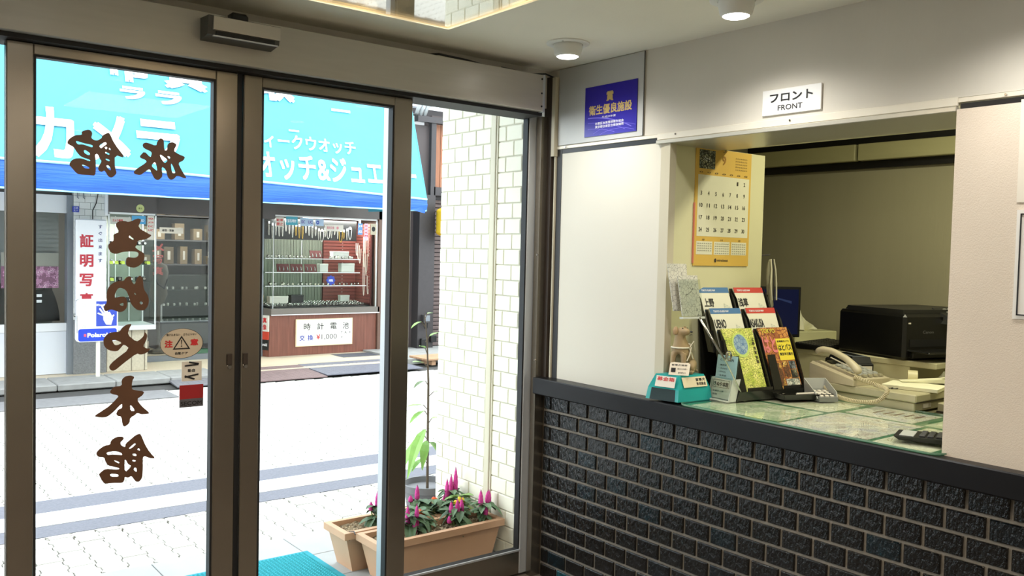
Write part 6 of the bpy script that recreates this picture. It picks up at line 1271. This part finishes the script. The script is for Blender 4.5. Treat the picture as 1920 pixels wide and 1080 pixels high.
for i in range(9):
    for j in range(7):
        a = i/8; b = j/6; vv.append((-.075+.12*a+.012*b, -.02*sin(a*7)*(1-b)+.012*cos(9*a+3*b), .055+(.098*(1-a)**1.2+.012)*b+.006*sin(8*a)))
for i in range(8):
    for j in range(6): q = i*7+j; ff.append((q, q+7, q+8, q+1))
mb.add(vv, ff).build('tissue', M('tissue_white', s(236, 234, 206), .8), tb, smooth=True)
# tape roll, papers, plastic bag, scissors, calculator
tp_ = thing('tape_roll', 'roll of cream packing tape standing beside the paper pad', 'tape', (.86, -1.26, .972), R_(30))
prf = [(0, 0)]
mb = LB(); nn = 32
for (r_o, r_i) in ((.036, .027),):
    vv = [(r*cos(2*pi*i/nn), y_, .036+r*sin(2*pi*i/nn)) for y_ in (-.024, .024) for r in (r_o, r_i) for i in range(nn)]
    ff = []
    for i in range(nn):
        j = (i+1) % nn; ff += [(i, j, nn+j, nn+i), (2*nn+i, 2*nn+j, 3*nn+j, 3*nn+i), (i, j, 2*nn+j, 2*nn+i), (nn+i, nn+j, 3*nn+j, 3*nn+i)]
    mb.add(vv, ff)
tp_.scale = (.75, .75, .75)
mb.build('tape', M('cream_tape', s(206, 198, 160), .4), tp_, smooth=2)
pp_ = thing('paper_pad', 'thick white paper pad hanging over the right end of cash drawer', 'paper', (.752, -1.325, .972), R_(-77))
LB().box(-.10, .10, -.077, .077, 0, .012, .001).build('sheets', M('pad_paper', s(222, 218, 186), .7), pp_); LB().box(-.10, .10, -.077, .077, .012, .0128).build('top_sheet', M('top_paper', s(232, 230, 200), .7), pp_)
en = thing('folded_envelope', 'cream folded envelope lying over the paper pad', 'envelope', (.86, -1.32, .987), R_(-48))
LB().hexa([(-.10, -.025, 0), (.10, -.025, .0), (.10, .025, .0), (-.10, .025, 0), (-.10, -.025, .002), (.10, -.025, .02), (.10, .025, .02), (-.10, .025, .002)]).build('envelope', M('top_paper', (1, 1, 1)), en)
LB().prism([(-.02, 0), (.02, 0), (0, .03)], (.07, -.01, .021), (0, 1, 0), (-1, 0, .1), .0006).build('flap', M('pad_paper', (1, 1, 1)), en)
scs = thing('scissors', 'small dark scissors lying on the cream cash drawer', 'scissors', (.68, -1.27, .9745), R_(15))
LB().tube([(.018*cos(t)-.02, .010*sin(t), 0) for t in [2*pi*i/14 for i in range(14)]], .002, 6, True).tube([(.018*cos(t)-.02, .010*sin(t)-.018, 0) for t in [2*pi*i/14 for i in range(14)]], .002, 6, True).build('handles', m_black, scs); LB().box(-.002, .055, -.004, .002, -.001, .001).box(-.002, .052, -.014, -.008, -.001, .001).build('blades', m_chrome, scs)
pg = thing('plastic_bag', 'crumpled clear plastic bag in the opening under the printer', 'bag', (1.02, -1.34, .90))
mb = MB(); vv = []; ff = []
for i in range(13):
    for j in range(11):
        a, b = i/12, j/10; h = .11*sin(pi*a)*sin(pi*b); vv.append((.88+.26*a, -1.50+.24*b, .938+h+random.uniform(-.016, .016)))
for i in range(12):
    for j in range(10): q = i*11+j; ff.append((q, q+11, q+12, q+1))
mb.add(vv, ff).build('crumpled_film', M('cloudy_film', s(150, 148, 128), .25, spec=.6), pg)
cl_ = thing('calculator', 'black desk calculator lying by the plaster wall at right end of glass mat', 'calculator', (.09, -1.72, ZM), R_(-70))
LB().hexa([(-.085, -.05, .004), (.085, -.05, .004), (.085, .05, .004), (-.085, .05, .004), (-.100, -.060, .016), (.095, -.060, .022), (.095, .060, .022), (-.100, .060, .016)]).build('case', m_black, cl_)
mb = LB()
for i in range(5):
    for j in range(5): LB().box(-.03+i*.023, -.013+i*.023, -.045+j*.019, -.032+j*.019, .0175+.0007*i, .0245+.0007*i, .002).build('key', M('calc_key', s(58, 58, 56), .4), cl_)
LB().box(-.085, -.045, -.045, .045, .0165, .0195, .001).build('display', m_lg, cl_)
# calendar
ca = thing('wall_calendar', 'yellow September wall calendar hanging on the cream hatch wall', 'calendar', (.34, -.707, 1.42))
CX0, CX1, C0, C1 = .165, .516, 1.423, 1.893
m_cy = M('calendar_yellow', s(214, 176, 84), .5); m_cw = M('calendar_white', s(222, 220, 196), .5)
MB().box(CX0, CX1, -.7075, -.7025, C0, C1).build('backing_sheet', m_cy, ca)
MB().box(CX0-.004, CX0+.001, -.7085, -.7025, C0+.01, C0+.25).build('pink_edge', M('calendar_pink', s(206, 120, 100), .6), ca)
def card(x0, x1, z0, z1, mat, nm): MB().box(x0, x1, -.7082, -.7075, z0, z1).build(nm, mat, ca)
card(CX0+.014, CX1-.012, C0+.118, C0+.363, m_cw, 'month_sheet')
for k in range(3): card(CX0+.014+.110*k, CX0+.113+.110*k, C0+.045, C0+.098, m_cw, 'small_month_sheet')
card(CX0+.018, CX0+.115, C0+.388, C0+.462, MV('calendar_picture', [s(110, 120, 110), s(160, 160, 130), s(190, 196, 190), s(40, 46, 44)], 90, .5, 'pic', wid=.12), 'picture')
O = (CX0, -.7085, C0); it = []
for dnum in range(1, 31):
    col = (dnum+4) % 7; row = (dnum+4)//7; cx_ = .034+col*.0455; w2 = .0092 if dnum > 9 else .0045
    it.append((str(dnum), cx_-w2, cx_+w2, .331-row*.0485, .347-row*.0485, .012))
text(it, O, *YF, M('calendar_ink', s(60, 54, 44), .6), ca, name='dates')
text([('9', .160, .182, .410, .446, .01)], O, *YF, M('calendar_ochre', s(160, 116, 40), .6), ca)
it = []
for k in range(3):
    it.append((str(10+k), .050+.115*k, .062+.115*k, .101, .108, .02))
    for r__ in range(4+(k != 0)): it.append(('0 0 0 0 0 0 0', .020+.110*k, .106+.110*k, .087-.0095*r__, .091-.0095*r__, .0))
for r__ in range(5): it.append(('0 0 0 0 0 0 0', .245, .320, .440-.0115*r__, .445-.0115*r__, .0))
it.append(('0  0  0  0  0  0  0', .02, .325, .370, .376, .0))
text(it, O, *YF, M('calendar_ink', (1, 1, 1)), ca, name='small_dates')
text([('miraiseat', .145, .215, .018, .027, .02)], O, *YF, M('calendar_ink', (1, 1, 1)), ca)
text([('●', .128, .140, .014, .030, .02)], O, *YF, M('calendar_ink', (1, 1, 1)), ca)
MB().tube([(.33, -.703, 1.885), (.33, -.716, 1.883), (.33, -.718, 1.890), (.335, -.718, 1.893)], .002, 6).build('hook', m_chrome, ca)
bg_ = thing('canvas_bag', 'pale canvas bag with dark straps hanging at the end of hatch wall', 'bag', (.65, -.72, 1.46))
skin('bag_body', [(-.005, -.005, -.005, .006, .006), (-.003, -.002, -.03, .014, .008), (0, -.0, -.08, .018, .009), (.006, .0, -.15, .014, .009), (.012, 0, -.22, .020, .010)], [(0, 1), (1, 2), (2, 3), (3, 4)], M('canvas_cloth', s(150, 146, 124), .9, noise=(30, .1)), bg_)
for k in range(3): MB().tube([(.634+.010*k, -.737, 1.455), (.634+.014*k, -.742, 1.41), (.626+.020*k, -.746, 1.35), (.635+.016*k, -.748, 1.28)], .0035, 6).build('strap', M('dark_strap', s(50, 48, 44), .7) if k % 2 else M('pale_strap', s(206, 202, 180), .8), bg_)
MB().tube([(.617, -.69, 1.47), (.645, -.725, 1.475)], .003, 6).build('peg', m_chrome, bg_)
